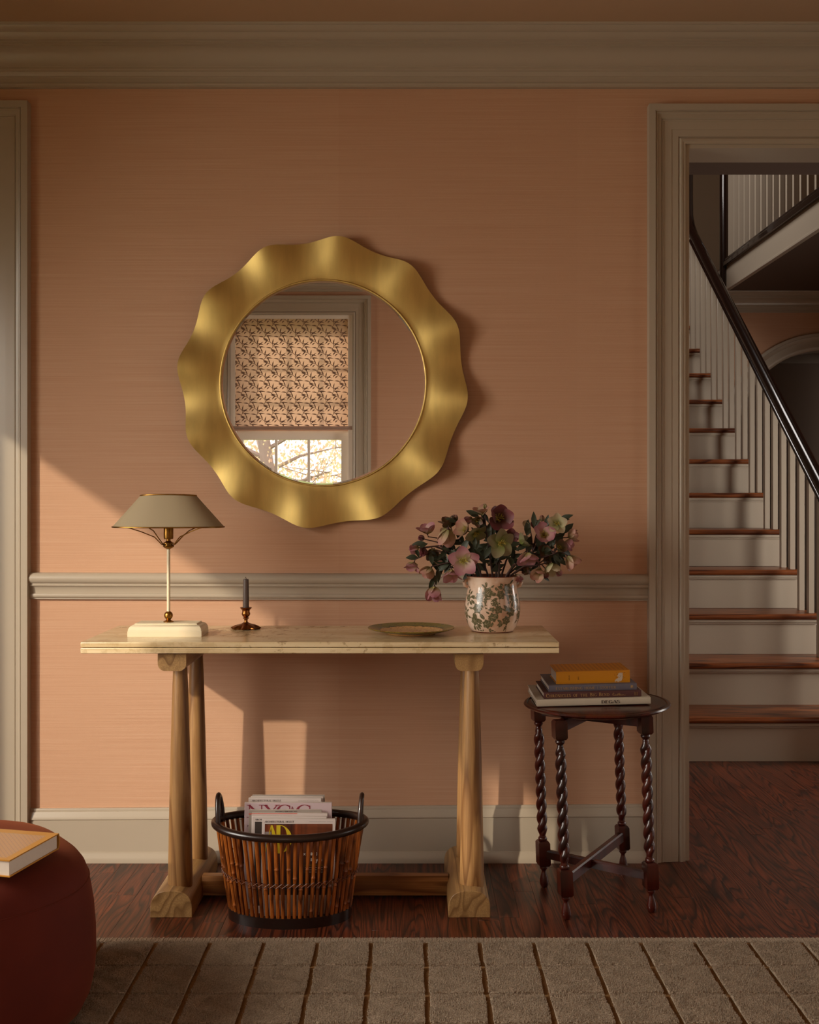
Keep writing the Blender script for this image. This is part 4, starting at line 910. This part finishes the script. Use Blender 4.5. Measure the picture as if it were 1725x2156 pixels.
for kk, (lx, ld) in FC.items():
    c = (lx, CAMY+ld, 0); a0 = radians(42)
    R4 = Matrix.Translation(c) @ Matrix.Rotation(a0-radians(45)+radians(14), 4, 'Z')
    b = MB(); hw = .0172
    def blk(z0, z1):
        vs = []
        for z_, k_ in ((z0, .78), (z0+.006, 1), (z1-.006, 1), (z1, .78)):
            for (sx_, sy_) in ((-1, -1), (1, -1), (1, 1), (-1, 1)): vs.append(R4 @ Vector((sx_*hw*k_, sy_*hw*k_, z_)))
        b.add(vs, [(j*4+i, j*4+(i+1) % 4, (j+1)*4+(i+1) % 4, (j+1)*4+i) for j in range(3) for i in range(4)]+[(3, 2, 1, 0), (12, 13, 14, 15)])
    blk(.488, ZT-.016); blk(.063, .137)
    b.lathe([(.010, .137), (.0125, .139), (.0135, .143), (.012, .147), (.0095, .149), (.009, .153)], c, 24)
    b.lathe([(.008, .466), (.009, .469), (.0075, .473), (.012, .478), (.0135, .482), (.012, .486), (.010, .489)], c, 24)
    b.lathe([(.004, 0), (.0095, .002), (.0125, .010), (.0130, .018), (.0105, .032), (.0068, .044), (.006, .048), (.0075, .051), (.0115, .056), (.012, .059), (.010, .064)], c, 24)
    # double-start twist
    nz_, na = 150, 24; vs = []
    for j in range(nz_+1):
        t = j/nz_; z_ = lerp(.150, .470, t); env = min(1, t*14, (1-t)*14)
        for i in range(na):
            a = 2*pi*i/na; cc = cos((a-2*pi*z_/.0765)*1.0)
            ang = a; x1 = .0085; th = 2*pi*z_/.0765+{'fl': 0, 'fr': 1, 'bl': 2, 'br': .5}[kk]
            c2 = abs(cos(ang-th)); r = .0082+env*.0076*c2**.75
            vs.append((c[0]+r*cos(a), c[1]+r*sin(a), z_))
    b.add(vs, [(j*na+i, j*na+(i+1) % na, (j+1)*na+(i+1) % na, (j+1)*na+i) for j in range(nz_) for i in range(na)])
    lean(b.build('leg', MAHOG, s_t, smooth=38))
def rail(a, c_, z0, z1, wd, name):
    p, q = Vector((FC[a][0], CAMY+FC[a][1], 0)), Vector((FC[c_][0], CAMY+FC[c_][1], 0)); d = (q-p); L = d.length; d.normalize(); n = Vector((-d.y, d.x, 0))
    pr = [(-wd/2, z0), (wd/2, z0), (wd/2, z1-.004), (wd/2-.003, z1), (-wd/2+.003, z1), (-wd/2, z1-.004)]; m_ = 6
    b = MB(); b.add([p+d*t+n*u+Vector((0, 0, z)) for t in (.012, L-.012) for u, z in pr], [(i, (i+1) % m_, m_+(i+1) % m_, m_+i) for i in range(m_)]+[tuple(range(m_)), tuple(reversed(range(m_, 2*m_)))])
    lean(fixn(b.build(name, MAHOG, s_t)))
rail('fl', 'br', .092, .120, .019, 'stretcher'); rail('bl', 'fr', .088, .112, .017, 'stretcher')
rail('fl', 'br', .507, .5405, .018, 'top_rail'); rail('bl', 'fr', .507, .540, .016, 'top_rail')

# ------------------------------------------------------------------ book stack
TILT = radians(1.45)
def book(name, label, x0, d0, wd, dp, z0, th, cover, page=PAPER, tilt=TILT, rot=0, hard=.002, over=.003, group=None, round_spine=False):
    """spine faces the camera (local -y). x0 = left end of spine, d0 = spine distance"""
    e = empty(name, (x0, CAMY+d0, z0), label, 'book', group); e.rotation_euler = (0, -tilt, rot)
    def put(b, nm, mt, **k):
        o = b.build(nm, mt, None, **k); o.parent = e; return o
    b = MB(); b.box(0, wd, 0, dp, 0, hard); b.box(0, wd, 0, dp, th-hard, th)
    n = 8; bulge = .0045 if round_spine else .002; vs = []
    for x_ in (0, wd):
        for i in range(n+1): a = -pi/2+pi*i/n; vs.append((x_, -bulge*cos(a)+.0005, th/2+(th/2)*sin(a)))
        for i in range(n, -1, -1): a = -pi/2+pi*i/n; vs.append((x_, -bulge*cos(a)*.9+.003, th/2+(th/2-.0015)*sin(a)))
    m_ = 2*(n+1); b.add(vs, [(i, (i+1) % m_, m_+(i+1) % m_, m_+i) for i in range(m_)]+[tuple(reversed(range(m_))), tuple(range(m_, 2*m_))])
    put(b, 'cover', cover, smooth=40)
    b = MB(); b.box(over, wd-over, .003, dp-over, hard, th-hard); put(b, 'pages', page)
    e['spine_y'] = -bulge+.0005; return e
def spine_text(e, txt, x, z, h, wd, mt, bold=1.0, gap=.14, sans=False):
    y = e['spine_y']-.0006
    o = (put_sans if sans else put_text)(txt, h, wd, (x, y, z), (1, 0, 0), (0, 0, 1), mt, None, 'title_lettering', **({} if sans else dict(bold=bold, gap=gap)))
    o.parent = e; return o
BK = {}
c1 = simple('worn_grey_linen', srgb(186, 172, 150), .85, .12, 60); c2 = simple('dark_brown_buckram', srgb(78, 40, 36), .7, .08, 200)
c3 = simple('slate_blue_jacket', srgb(98, 94, 104), .5, .05); 
def yellowmat():
    m = M('yellow_jacket', srgb(206, 136, 22), .45); tc = m.n('ShaderNodeTexCoord'); sx = m.n('ShaderNodeSeparateXYZ'); m.l(tc.outputs['Object'], sx.inputs[0])
    def cell(o, k, off=0.0): return m.math('ABSOLUTE', m.math('SUBTRACT', m.math('FRACT', m.math('ADD', m.math('MULTIPLY', o, k), off)), .5))
    u = cell(sx.outputs[0], 85); v = cell(sx.outputs[1], 60); dd_ = m.math('ADD', m.math('MULTIPLY', u, 1.3), v)
    msk = m.math('MULTIPLY', m.math('LESS_THAN', dd_, .42), m.math('GREATER_THAN', dd_, .16))
    msk = m.math('MULTIPLY', msk, m.math('GREATER_THAN', sx.outputs[1], .012))
    m.base(m.mix(m.math('MULTIPLY', msk, .6), srgb(206, 136, 22), srgb(110, 62, 30))); return m.m
c4 = yellowmat()
b1 = book('book', 'worn grey art book with dark title, lowest of the stack on the round table', .3505, 3.053, .318, .243, .5625-.006, .0185, c1)
spine_text(b1, 'DEGAS', .180, .0045, .0085, .051, INK, 1.2)
b2 = book('book', 'dark brown book with gold capitals, second from the bottom of the stack', .371, 3.065, .274, .195, .5755, .0178, c2)
spine_text(b2, 'Chronicles of the Big Bend', .007, .0045, .0095, .176, GOLDP, 1.0, .22)
b3 = book('book', 'slate blue book between the brown and the yellow book', .386, 3.075, .248, .20, .5937, .0178, c3)
spine_text(b3, 'ESTABLISHING HOME | STOFFER', .020, .0050, .0072, .169, GOLDP, .9, .2)
b4 = book('book', 'thick yellow book with white bear on its spine, topmost of the stack on the table', .410, 3.095, .209, .14, .6120, .0345, c4)
# small vertical words and the white bear
def vtext(e, txt, x, z, h, wd, mt):
    o = put_sans(txt, h, wd, (x, e['spine_y']-.0006, z), (0, 0, 1), (-1, 0, 0), mt, None, 'title_lettering'); o.parent = e
vtext(b4, 'SARAH', .0385, .0095, .0038, .015, INK); vtext(b4, 'BIRD', .0645, .0115, .0038, .009, INK)
b = MB(); y_ = b4['spine_y']-.0005
bear = [(0, .002), (.003, .0045), (.006, .004), (.008, .0025), (.011, .002), (.013, .004), (.016, .004), (.019, .006), (.0215, .012), (.0225, .019), (.0225, .0275), (.0205, .0285), (.0185, .0275), (.0155, .0285), (.0115, .0270), (.009, .0245), (.010, .0225), (.0075, .0205), (.006, .0185), (.009, .0175), (.0105, .0155), (.0085, .013), (.005, .0115), (.002, .009), (-.0005, .006)]
b.add([(.166+p, y_, q) for p, q in bear], [tuple(range(len(bear)))])
o = b.build('bear_print', simple('white_bear_print', srgb(206, 186, 160), .6), None); o.parent = b4
b = MB(); random.seed(4)
for k in range(26):
    p, q = .163+random.random()*.034, .012+random.random()*.019
    b.box(p, p+.0012, y_-.0001, y_, q, q+.0007)
o = b.build('speck_print', INK, None); o.parent = b4; o['kind'] = 'stuff'
b = MB()
for p in (.262-.007, .2655-.007, .269-.007): b.box(p, p+.0006, b2['spine_y']-.0008, b2['spine_y']-.0002, .004, .0135)
o = b.build('spine_rule', GOLDP, None); o.parent = b2
b = MB(); sg = [(0, 2), (1, 5), (2, 7), (3, 6), (2.4, 4), (1.2, 2.6), (2.8, 1.2), (4, 3), (4.6, 1.2), (5.4, 3.4), (6, 1.2), (6.8, 3.4), (7.4, 1.3), (8.2, 3.2), (8.8, 1.2), (10, 6), (10.2, 1.4), (9.4, 4.4), (11.5, 4.6), (12, 1.4), (13, 6.6), (13, 1.2), (14, 3.4), (14.6, 1.4), (15.6, 3), (16.2, 1.4), (17.4, 3.2), (18, 1.6), (19.4, 3), (20, 1.6), (23, 2.2)]
for (p, q), (r, s_) in zip(sg, sg[1:]):
    A, B_ = Vector((.192+p*.00165, .003+q*.0014)), Vector((.192+r*.00165, .003+s_*.0014)); n_ = Vector((-(B_-A).y, (B_-A).x)).normalized()*.00028
    yy = b2['spine_y']-.0008; b.add([(v.x, yy, v.y) for v in (A-n_, B_-n_, B_+n_, A+n_)], [(0, 1, 2, 3)])
o = b.build('signature_lettering', GOLDP, None); o.parent = b2
b = MB(); b.box(.231, .2375, b3['spine_y']-.0008, b3['spine_y']-.0003, .0055, .0125); o = b.build('emblem_print', GOLDP, None); o.parent = b3
b = MB(); b.poly([(.2325, b3['spine_y']-.001, .0065), (.2365, b3['spine_y']-.001, .0065), (.2365, b3['spine_y']-.001, .0085), (.234, b3['spine_y']-.001, .0095)]); o = b.build('emblem_print', c3, None); o.parent = b3

# ------------------------------------------------------------------ ottoman and its book
OX, OD = -1.012, 2.33
ot = empty('ottoman', (OX, CAMY+OD, 0), 'rounded rust velvet ottoman cut off by the left edge, with a book on it', 'ottoman')
OR = .331
prof = [(.70, .030), (.84, .035), (.92, .05), (.965, .08), (.99, .12), (1, .16), (.997, .21), (.985, .26), (.965, .300), (.955, .316), (.950, .322), (.945, .328), (.93, .341), (.90, .354), (.84, .370), (.74, .381), (.6, .388), (.4, .392), (.2, .393), (.01, .393)]
def se(a, r):
    e = 2.5; a2 = a; c, s_ = cos(a2), sin(a2); x_, y_ = r*abs(c)**(2/e)*(1 if c > 0 else -1), r*abs(s_)**(2/e)*(1 if s_ > 0 else -1)
    t = radians(38); return x_*cos(t)-y_*sin(t), x_*sin(t)+y_*cos(t)
NO = 96; k_o = OR/1.06
def oring(r, z): return [(OX+se(2*pi*i/NO, r*k_o)[0], CAMY+OD+se(2*pi*i/NO, r*k_o)[1], z) for i in range(NO)]
b = MB(); vs = [p for r, z in prof for p in oring(r, z)]
b.add(vs, [(j*NO+i, j*NO+(i+1) % NO, (j+1)*NO+(i+1) % NO, (j+1)*NO+i) for j in range(len(prof)-1) for i in range(NO)]+[tuple(reversed(range(NO)))])
b.build('cushion', VELVET, ot, smooth=70)
b = MB(); b.tube(oring(.9535, .3195), .0016, 6, closed=True); b.build('seam_piping', VELVET, ot, smooth=60)
for dx, dy in ((.2, .0), (-.2, 0), (0, .2), (0, -.2)):
    MB().lathe([(.016, .013), (.02, .036)], (OX+dx, CAMY+OD+dy, 0), 20).build('leg', MAHOG, ot, smooth=40)
def patternmat():
    m = M('yellow_lattice_cover', srgb(206, 150, 52), .28); tc = m.n('ShaderNodeTexCoord'); sx = m.n('ShaderNodeSeparateXYZ'); m.l(tc.outputs['Object'], sx.inputs[0])
    X_, Y_ = sx.outputs[0], sx.outputs[1]
    a = m.math('ADD', X_, Y_); c = m.math('SUBTRACT', X_, Y_)
    la = m.math('LESS_THAN', m.math('FRACT', m.math('MULTIPLY', a, 95)), .22)
    lb = m.math('LESS_THAN', m.math('FRACT', m.math('MULTIPLY', X_, 260)), .45); lc = m.math('LESS_THAN', m.math('FRACT', m.math('MULTIPLY', c, 170)), .5)
    msk = m.math('MAXIMUM', la, m.math('MULTIPLY', lb, lc))
    inn = m.math('MULTIPLY', m.math('MULTIPLY', m.math('GREATER_THAN', X_, .016), m.math('LESS_THAN', X_, .225)), m.math('MULTIPLY', m.math('GREATER_THAN', Y_, .022), m.math('LESS_THAN', Y_, .166)))
    c0 = m.mix(m.math('MULTIPLY', m.math('MULTIPLY', msk, inn), .6), srgb(180, 124, 46), srgb(110, 66, 60)); c0 = m.mix(m.math('MULTIPLY', inn, .4), c0, srgb(180, 150, 130))  # pale grey mixed over the inner panel paints in a sheen
    m.base(c0); return m.m
# spine on the far side, running left from the right-hand corner
C = Vector((-.749, CAMY+2.318)); ang = math.atan2(-.176, .985)
e5 = book('book', 'closed yellow patterned book lying on the rust velvet ottoman', 0, 0, .24, .178, .3945, .0335, patternmat(), tilt=0, round_spine=True, hard=.0025)
# local -y (spine) must point away from the camera: rotate by pi, so local x runs to the left
e5.location = (C.x, C.y, .3945); e5.rotation_euler = (0, 0, pi+ang*1.3)

# ------------------------------------------------------------------ basket
BX, BD = -.332, 2.985; BY = CAMY+BD
bk = empty('basket', (BX, BY, 0), 'oval bamboo magazine basket with black rim and handles under the table', 'basket')
def ell(a, t, off=0.0): return Vector((BX+(lerp(.164, .200, t)+off)*cos(a), BY+(lerp(.098, .122, t)+off)*sin(a), 0))
def ellz(a): return .009*abs(cos(a))**3
# evenly spaced angles
def even(n, A=.182, B=.11):
    K = 2000; s_ = [0.0]
    for i in range(K):
        a = 2*pi*(i+.5)/K; s_.append(s_[-1]+math.hypot(A*sin(a), B*cos(a))*2*pi/K)
    out = []; j = 0
    for i in range(n):
        tgt = s_[-1]*i/n
        while s_[j+1] < tgt: j += 1
        out.append(2*pi*j/K)
    return out
random.seed(31); NC = 58; AA = even(NC)
for i, a in enumerate(AA):
    j = random.uniform(-.006, .006); nodes = sorted(random.sample([.15, .3, .42, .55, .66, .8], 2)); pts = []; R = []
    bend = random.uniform(-.0015, .0015)
    for t in [0, .1, .2, .3, .4, .5, .6, .7, .8, .9, 1]:
        p = ell(a+j, t, -.003+bend*sin(pi*t)); z = lerp(.012, .238+ellz(a), t); pts.append((p.x, p.y, z)); R.append(.0053*random.uniform(.93, 1.04))
    P_, R_ = [], []
    for q in range(len(pts)):
        t = q/10; P_.append(pts[q]); R_.append(R[q])
        for nd in nodes:
            if t < nd <= t+.1:
                f = (nd-t)/.1
                for e_, k_ in ((-.03, 1), (-.01, 1.18), (.01, 1.18), (.03, .95)):
                    f2 = min(.97, max(.03, f+e_*3)); pa, pb = Vector(pts[q]), Vector(pts[min(q+1, 10)]); P_.append(tuple(pa.lerp(pb, f2))); R_.append(.0053*k_)
    o_ = MB(); 
    # keep order along the cane
    srt = sorted(zip(P_, R_), key=lambda v: v[0][2]); cl = [srt[0]]
    for v in srt[1:]:
        if v[0][2]-cl[-1][0][2] > .0012: cl.append(v)
    o_.tube([v[0] for v in cl], [v[1] for v in cl], 7, flat=(1, 1)); o_.build('cane', CANE, bk, smooth=50)
rimp = [(ell(2*pi*i/96, 1.0, .004).x, ell(2*pi*i/96, 1.0, .004).y, .247+ellz(2*pi*i/96)) for i in range(96)]
b = MB(); b.tube(rimp, .0115, 12, closed=True, flat=(1.0, .9)); b.build('rim', DARKCANE, bk, smooth=60)
b = MB(); n = 96; vs = []
for off, z in ((.004, 0), (.0045, .028), (-.010, .028), (-.010, 0)):
    vs += [(ell(2*pi*i/n, .0, off).x, ell(2*pi*i/n, 0, off).y, z) for i in range(n)]
b.add(vs, [(j*n+i, j*n+(i+1) % n, ((j+1) % 4)*n+(i+1) % n, ((j+1) % 4)*n+i) for j in range(4) for i in range(n)]); fixn(b.build('bottom_band', DARKCANE, bk, smooth=40))
b = MB(); b.add([(ell(2*pi*i/n, 0, -.008).x, ell(2*pi*i/n, 0, -.008).y, z) for z in (.010, .014) for i in range(n)], [tuple(range(n)), tuple(range(n, 2*n))]+[(i, (i+1) % n, n+(i+1) % n, n+i) for i in range(n)]); fixn(b.build('bottom_panel', CANE, bk))
for sgx in (-1, 1):
    b = MB(); pts = []
    for i in range(15):
        t = i/14; a = (pi if sgx < 0 else 0)+(t-.5)*.62*(-sgx)
        p = ell(a, 1.0, .0); hh = .235+.083*sin(pi*t)**.5; lean_ = .012*sin(pi*t)
        pts.append((p.x-.004*sgx*sin(pi*t), p.y, hh+ellz(a)))
    b.tube(pts, .0082, 10, flat=(1.0, .85)); b.build('handle', DARKCANE, bk, smooth=60)
b = MB()
for i in range(NC):
    a0, a1 = AA[i], AA[(i+1) % NC] if i < NC-1 else 2*pi
    am = (a0+a1)/2; zc = .118+.01*abs(cos(am))**3; t = .47
    for (u, v) in ((-1, 1), (1, -1)):
        p, q = ell(a0, t, .0052), ell(a1, t, .0052); m_ = ell(am, t, .0035)
        b.tube([(p.x, p.y, zc-u*.006), (m_.x, m_.y, zc), (q.x, q.y, zc+u*.006)], .0011, 4)
    for dz_ in (-.007, .007):
        p, q = ell(a0, t, .0042), ell(a1, t, .0015); 
o = b.build('lacing', LACE, bk, smooth=60)
b = MB(); b.tube([(ell(2*pi*i/96, .47, -.008).x, ell(2*pi*i/96, .47, -.008).y, .118+.01*abs(cos(2*pi*i/96))**3) for i in range(96)], .0022, 6, closed=True); b.build('inner_hoop', DARKCANE, bk, smooth=60)

# ------------------------------------------------------------------ magazines
def magazine(label, xl, xr, ytop, dtop, th, cover, leanb=.03, rot=0, base_z=.017, roll=0.0):
    p0, p1 = P(xl, ytop, dtop), P(xr, ytop, dtop); wd = p1.x-p0.x; hh = p0.z-base_z
    e = empty('magazine', (p0.x, p0.y-leanb, base_z), label, 'magazine', 'magazines in the basket')
    e.rotation_euler = (-math.atan2(leanb, hh), roll, rot); L = math.hypot(hh, leanb)
    b = MB(); b.box(0, wd, 0, th, 0, L); o = b.build('cover', cover, None, bevel=.0008, seg=1); o.parent = e
    b = MB(); b.box(.0008, wd-.0006, .0006, th-.0006, L, L+.0006); o = b.build('pages', PAPER, None); o.parent = e
    return e, wd, L
def mtext(e, fn, txt, h, wd, x, z, mt, **k):
    o = fn(txt, h, wd, (x, -.0002, z), (1, 0, 0), (0, 0, 1), mt, None, 'lettering', **k); o.parent = e; return o
def mrect(e, x0, x1, z0, z1, mt, name='cover_print', y=-.0003):
    b = MB(); b.add([(x0, y, z0), (x1, y, z0), (x1, y, z1), (x0, y, z1)], [(0, 1, 2, 3)]); o = b.build(name, mt, None); o.parent = e; return o
# rear to front
m1, w1, L1 = magazine('rearmost white magazine, its plain top edge highest at the back of the basket', 531, 684, 1674, 3.045, .004, MAGG, .01)
m1b, _, _ = magazine('white magazine second from the rear of the basket', 528, 681, 1677, 3.038, .003, MAGW, .012)
m2, w2, L2 = magazine('white magazine with small black title line behind the pink one', 523.5, 677, 1680, 3.030, .005, MAGW, .014)
mtext(m2, put_text, 'ARCHITECTURAL DIGEST', .0044, w2*.40, .009, L2-.0095, INK, bold=1.1); mtext(m2, put_sans, 'THE INTERNATIONAL DESIGN AUTHORITY  MAY 2023', .0013, w2*.28, w2*.68, L2-.0085, INK)
m3, w3, L3 = magazine('pale pink magazine with huge crimson serif title', 515, 699, 1690, 3.018, .008, MAGP, .018)
zz = L3-.040
mtext(m3, put_text, 'N', .034, .044, .0085, zz, CRIM, bold=.85); mtext(m3, put_text, 'Y', .034, .041, .053, zz, CRIM, bold=.85)
mtext(m3, put_text, 'C', .034, .040, .089, zz, CRIM, bold=.85); mtext(m3, put_sans, '&', .008, None, .129, zz+.022, CRIM); mtext(m3, put_text, 'G', .034, .045, .143, zz, CRIM, bold=.85)
mtext(m3, put_sans, 'N', .006, None, .009, L3-.066, INK)
m4, w4, L4 = magazine('grey magazine with a January issue line, in front of the pink one', 524, 678, 1705, 3.005, .004, MAGG, .022)
mtext(m4, put_sans, 'JANUARY | FEBRUARY 2023', .0026, w4*.30, w4*.36, L4-.0058, INK, off=.012)
mrect(m4, .0, w4, L4-.013, L4-.0095, CORAL)
m5, w5, L5 = magazine('white magazine with torn coral edge, third from the front', 530, 690, 1712, 2.993, .006, MAGW, .026)
mrect(m5, .0, w5*.6, L5-.0022, L5-.0003, CORAL)
mtext(m5, put_text, 'ARCHITECTURAL DIGEST', .0044, w5*.40, .028, L5-.0115, INK, bold=1.1)
m6, w6, L6 = magazine('white magazine with dark cover photo directly behind the foremost one', 531, 688, 1719, 2.982, .005, MAGW, .030)
mtext(m6, put_text, 'ARCHITECTURAL DIGEST', .0044, w6*.40, .008, L6-.0105, INK, bold=1.1)
DK = simple('dark_cover_photo', srgb(66, 56, 50), .35, .3, 20, coat=.3)
mrect(m6, .008, w6-.010, .02, L6-.014, DK)
m7, w7, L7 = magazine('foremost magazine with big yellow letters on a dark wood photo', 552, 706.5, 1724, 2.968, .005, MAGW, .036)
mtext(m7, put_text, 'ARCHITECTURAL DIGEST', .0046, w7*.40, .0068, L7-.0098, INK, bold=1.15); mtext(m7, put_sans, 'THE INTERNATIONAL DESIGN AUTHORITY  DECEMBER 2023', .0013, w7*.33, w7*.64, L7-.0085, INK)
def coverphoto():
    m = M('wood_panelled_room_photo', srgb(90, 46, 26), .3); n = m.noise(m.coord((90, 1, 2)), 1, 2); n2 = m.noise(m.coord((12, 1, 60)), 1, 3)
    tc = m.n('ShaderNodeTexCoord'); sx = m.n('ShaderNodeSeparateXYZ'); m.l(tc.outputs['Object'], sx.inputs[0])
    a = m.ramp(n, [(.3, srgb(46, 20, 12)), (.5, srgb(104, 46, 22)), (.7, srgb(132, 66, 34))]); c_ = m.ramp(n2, [(.3, srgb(92, 48, 28)), (.7, srgb(124, 68, 40))])
    k = m.ramp(m.math('MULTIPLY', sx.outputs[0], 5), [(.0, g(0)), (.5, g(0)), (.56, g(.6)), (1, g(1))]); c_ = m.mix(k, a, c_)
    d_ = m.ramp(m.math('MULTIPLY', sx.outputs[2], 4), [(.35, g(1)), (.75, g(0))]); m.base(m.mix(d_, c_, srgb(40, 18, 16))); m.b.inputs['Coat Weight'].default_value = .4; return m.m
mrect(m7, .0078, w7-.0078, .055, L7-.0135, coverphoto(), y=-.0003)
mrect(m7, .009, .026, .12, L7-.034, simple('grey_figure_photo', srgb(150, 136, 130), .4, .3, 60), y=-.0004)
mrect(m7, .0078, w7*.45, L7-.0135-.001, L7-.0135, DK, y=-.0005)
# the yellow monogram letters A and D in a bold display serif
b = MB(); zt_ = L7-.0165; Hh = .074
def strip(b, p, q, wp, wq):
    b.add([(p[0]-wp/2, -.0009, p[1]), (q[0]-wq/2, -.0009, q[1]), (q[0]+wq/2, -.0009, q[1]), (p[0]+wp/2, -.0009, p[1])], [(0, 1, 2, 3)])
strip(b, (.0265, zt_), (.046, zt_-Hh), .0045, .020); strip(b, (.0255, zt_), (.009, zt_-Hh), .002, .002); strip(b, (.0165, zt_-Hh*.6), (.036, zt_-Hh*.6), .0015, .0015)
o = b.build('monogram_lettering', YEL, None); o.parent = m7
b = MB(); b.add([(.0395, -.0008, zt_), (.0505, -.0008, zt_), (.0505, -.0008, zt_-Hh), (.0395, -.0008, zt_-Hh)], [(0, 1, 2, 3)]); vs = []
for i in range(25):
    a = pi/2-pi*i/24; w_ = .001+.0058*abs(cos(a))**1.2
    for s_ in (-1, 1): vs.append((.0500+(.0255+s_*w_)*cos(a), -.0009, zt_-Hh/2+(Hh/2-.001+s_*.0009)*sin(a)))
b.add(vs, [(2*i, 2*i+1, 2*i+3, 2*i+2) for i in range(24)]); o = b.build('monogram_lettering', YEL, None); o.parent = m7
for t_, x_, z_, h_, mt in (('o', .121, .158, .010, WHT), ('a', .133, .158, .010, WHT), ('c', .145, .158, .010, WHT), ('s', .133, .143, .010, WHT), ('y', .146, .141, .011, WHT), ('e', .157, .143, .011, WHT), ('x', .113, .158, .008, WHT)):
    mtext(m7, put_sans, t_, h_, None, x_, z_, mt, off=.03)
for r_ in range(4): mtext(m7, put_sans, ('cover lines', 'of this issue', 'in small type', 'set in rows')[r_] if False else 'eeseoaxeoske', .003, .048, .118, .131-.006*r_, YEL if r_ == 0 else WHT)

# ------------------------------------------------------------------ rug
import numpy as np
RY1, RY0, RX0, RX1 = CAMY+2.812, CAMY+1.15, -1.9, 2.6
rg = empty('rug', (.3, CAMY+2.2, 0), 'grey beige wool rug with carved squares and tan lines along the bottom', 'rug')
def rugmat(name, c1, c2):
    m = M(name, c1, .95, spec=.1); oi = m.noise(m.coord((1, 1, 1)), 260, 3, .7); n = m.noise(m.coord((1, 1, 1)), 26, 3)
    c = m.ramp(oi, [(.3, c2), (.7, c1)]); m.base(m.mix(m.math('MULTIPLY', n, .3), c, c2)); return m.m
TAN = rugmat('rug_tan_groove', srgb(158, 120, 80), srgb(124, 92, 58)); PILE = rugmat('rug_wool', srgb(205, 186, 162), srgb(122, 104, 86))
b = MB(); b.box(RX0, RX1, RY0, RY1, .0005, .0045); b.build('backing', TAN, rg)
b = MB(); yb_ = RY1
for i in range(0, int((RX1-RX0)/.004)):
    x_ = RX0+i*.004; b.box(x_, x_+.0035, RY1-.026, RY1+.0012*sin(i*1.7), .0045, .0078+.0006*sin(i*2.3))
o = b.build('bound_edge', PILE, rg); o['kind'] = 'stuff'
rng = np.random.default_rng(3)
NX = 1; pitch, gap = .1365, .0115
x0_ = (896-CX)*2.78/F+gap/2-pitch*14
cols = [(x0_+pitch*i+.5*gap*0, x0_+pitch*(i+1)-gap) for i in range(34)]
cols = [(max(a, RX0+.01), min(b_, RX1-.01)) for a, b_ in cols if b_ > RX0+.02 and a < RX1-.02]
rowsy = [CAMY+2.782]; steps = [2.638, 2.488, 2.345, 2.20, 2.055, 1.91, 1.765, 1.62, 1.475, 1.33, 1.18]
rows_ = []; prev = 2.784
for s_ in steps: rows_.append((CAMY+s_+.0046, CAMY+prev-.0046)); prev = s_
b = MB()
for (a, b_) in cols:
    for (c0, c1_) in rows_: b.box(a+.001, b_-.001, c0+.0005, c1_-.0005, .0045, .0115)
b.build('pile_squares', PILE, rg, bevel=.002, seg=1)
pos = []
for (a, b_) in cols:
    for ri_, (c0, c1_) in enumerate(rows_[:7]):
        # wobble the carved borders a little
        nvis = ri_ < 4; dens = 230000 if ri_ < 3 else 90000
        dmid = (c0+c1_)/2-CAMY; xe0, xe1 = (0-CX)*dmid/F-.12, (1725-CX)*dmid/F+.12
        if b_ < xe0-.3 or a > xe1+.3: continue
        n_ = int((b_-a)*(c1_-c0)*dens*(1 if xe0 < b_ and a < xe1 else .3)); px = rng.uniform(a, b_, n_); py = rng.uniform(c0, c1_, n_)
        px = px+.0012*np.sin(py*37+a*9); pos.append(np.stack([px, py, np.full(n_, .0105)], 1))
pos = np.concatenate(pos); n_ = len(pos)
an = rng.uniform(0, 2*pi, n_); rr_ = rng.uniform(.0008, .0015, n_); hh_ = rng.uniform(.0025, .0058, n_)+.0012*np.sin(pos[:, 0]*61+3*np.sin(pos[:, 1]*43)); lx_ = rng.normal(0, .0013, n_); ly_ = rng.normal(-.0005, .0013, n_)
V = np.zeros((n_, 4, 3))
for k in range(3):
    V[:, k, 0] = pos[:, 0]+rr_*np.cos(an+k*2*pi/3); V[:, k, 1] = pos[:, 1]+rr_*np.sin(an+k*2*pi/3); V[:, k, 2] = pos[:, 2]
V[:, 3, 0] = pos[:, 0]+lx_; V[:, 3, 1] = pos[:, 1]+ly_; V[:, 3, 2] = pos[:, 2]+hh_
Fc = (np.arange(n_)[:, None, None]*4+np.array([[0, 1, 3], [1, 2, 3], [2, 0, 3]])[None]).reshape(-1)
me = bpy.data.meshes.new('pile'); me.vertices.add(n_*4); me.vertices.foreach_set('co', V.reshape(-1).astype(np.float32))
me.loops.add(n_*9); me.loops.foreach_set('vertex_index', Fc.astype(np.int32)); me.polygons.add(n_*3)
me.polygons.foreach_set('loop_start', (np.arange(n_*3)*3).astype(np.int32)); me.update(calc_edges=True); me.materials.append(PILE)
o = bpy.data.objects.new('pile', me); COL.objects.link(o); o.parent = rg; o.matrix_parent_inverse = Matrix.Translation(-Vector(rg.location)); o['kind'] = 'stuff'
print('planks', cnt, 'tufts', n_)
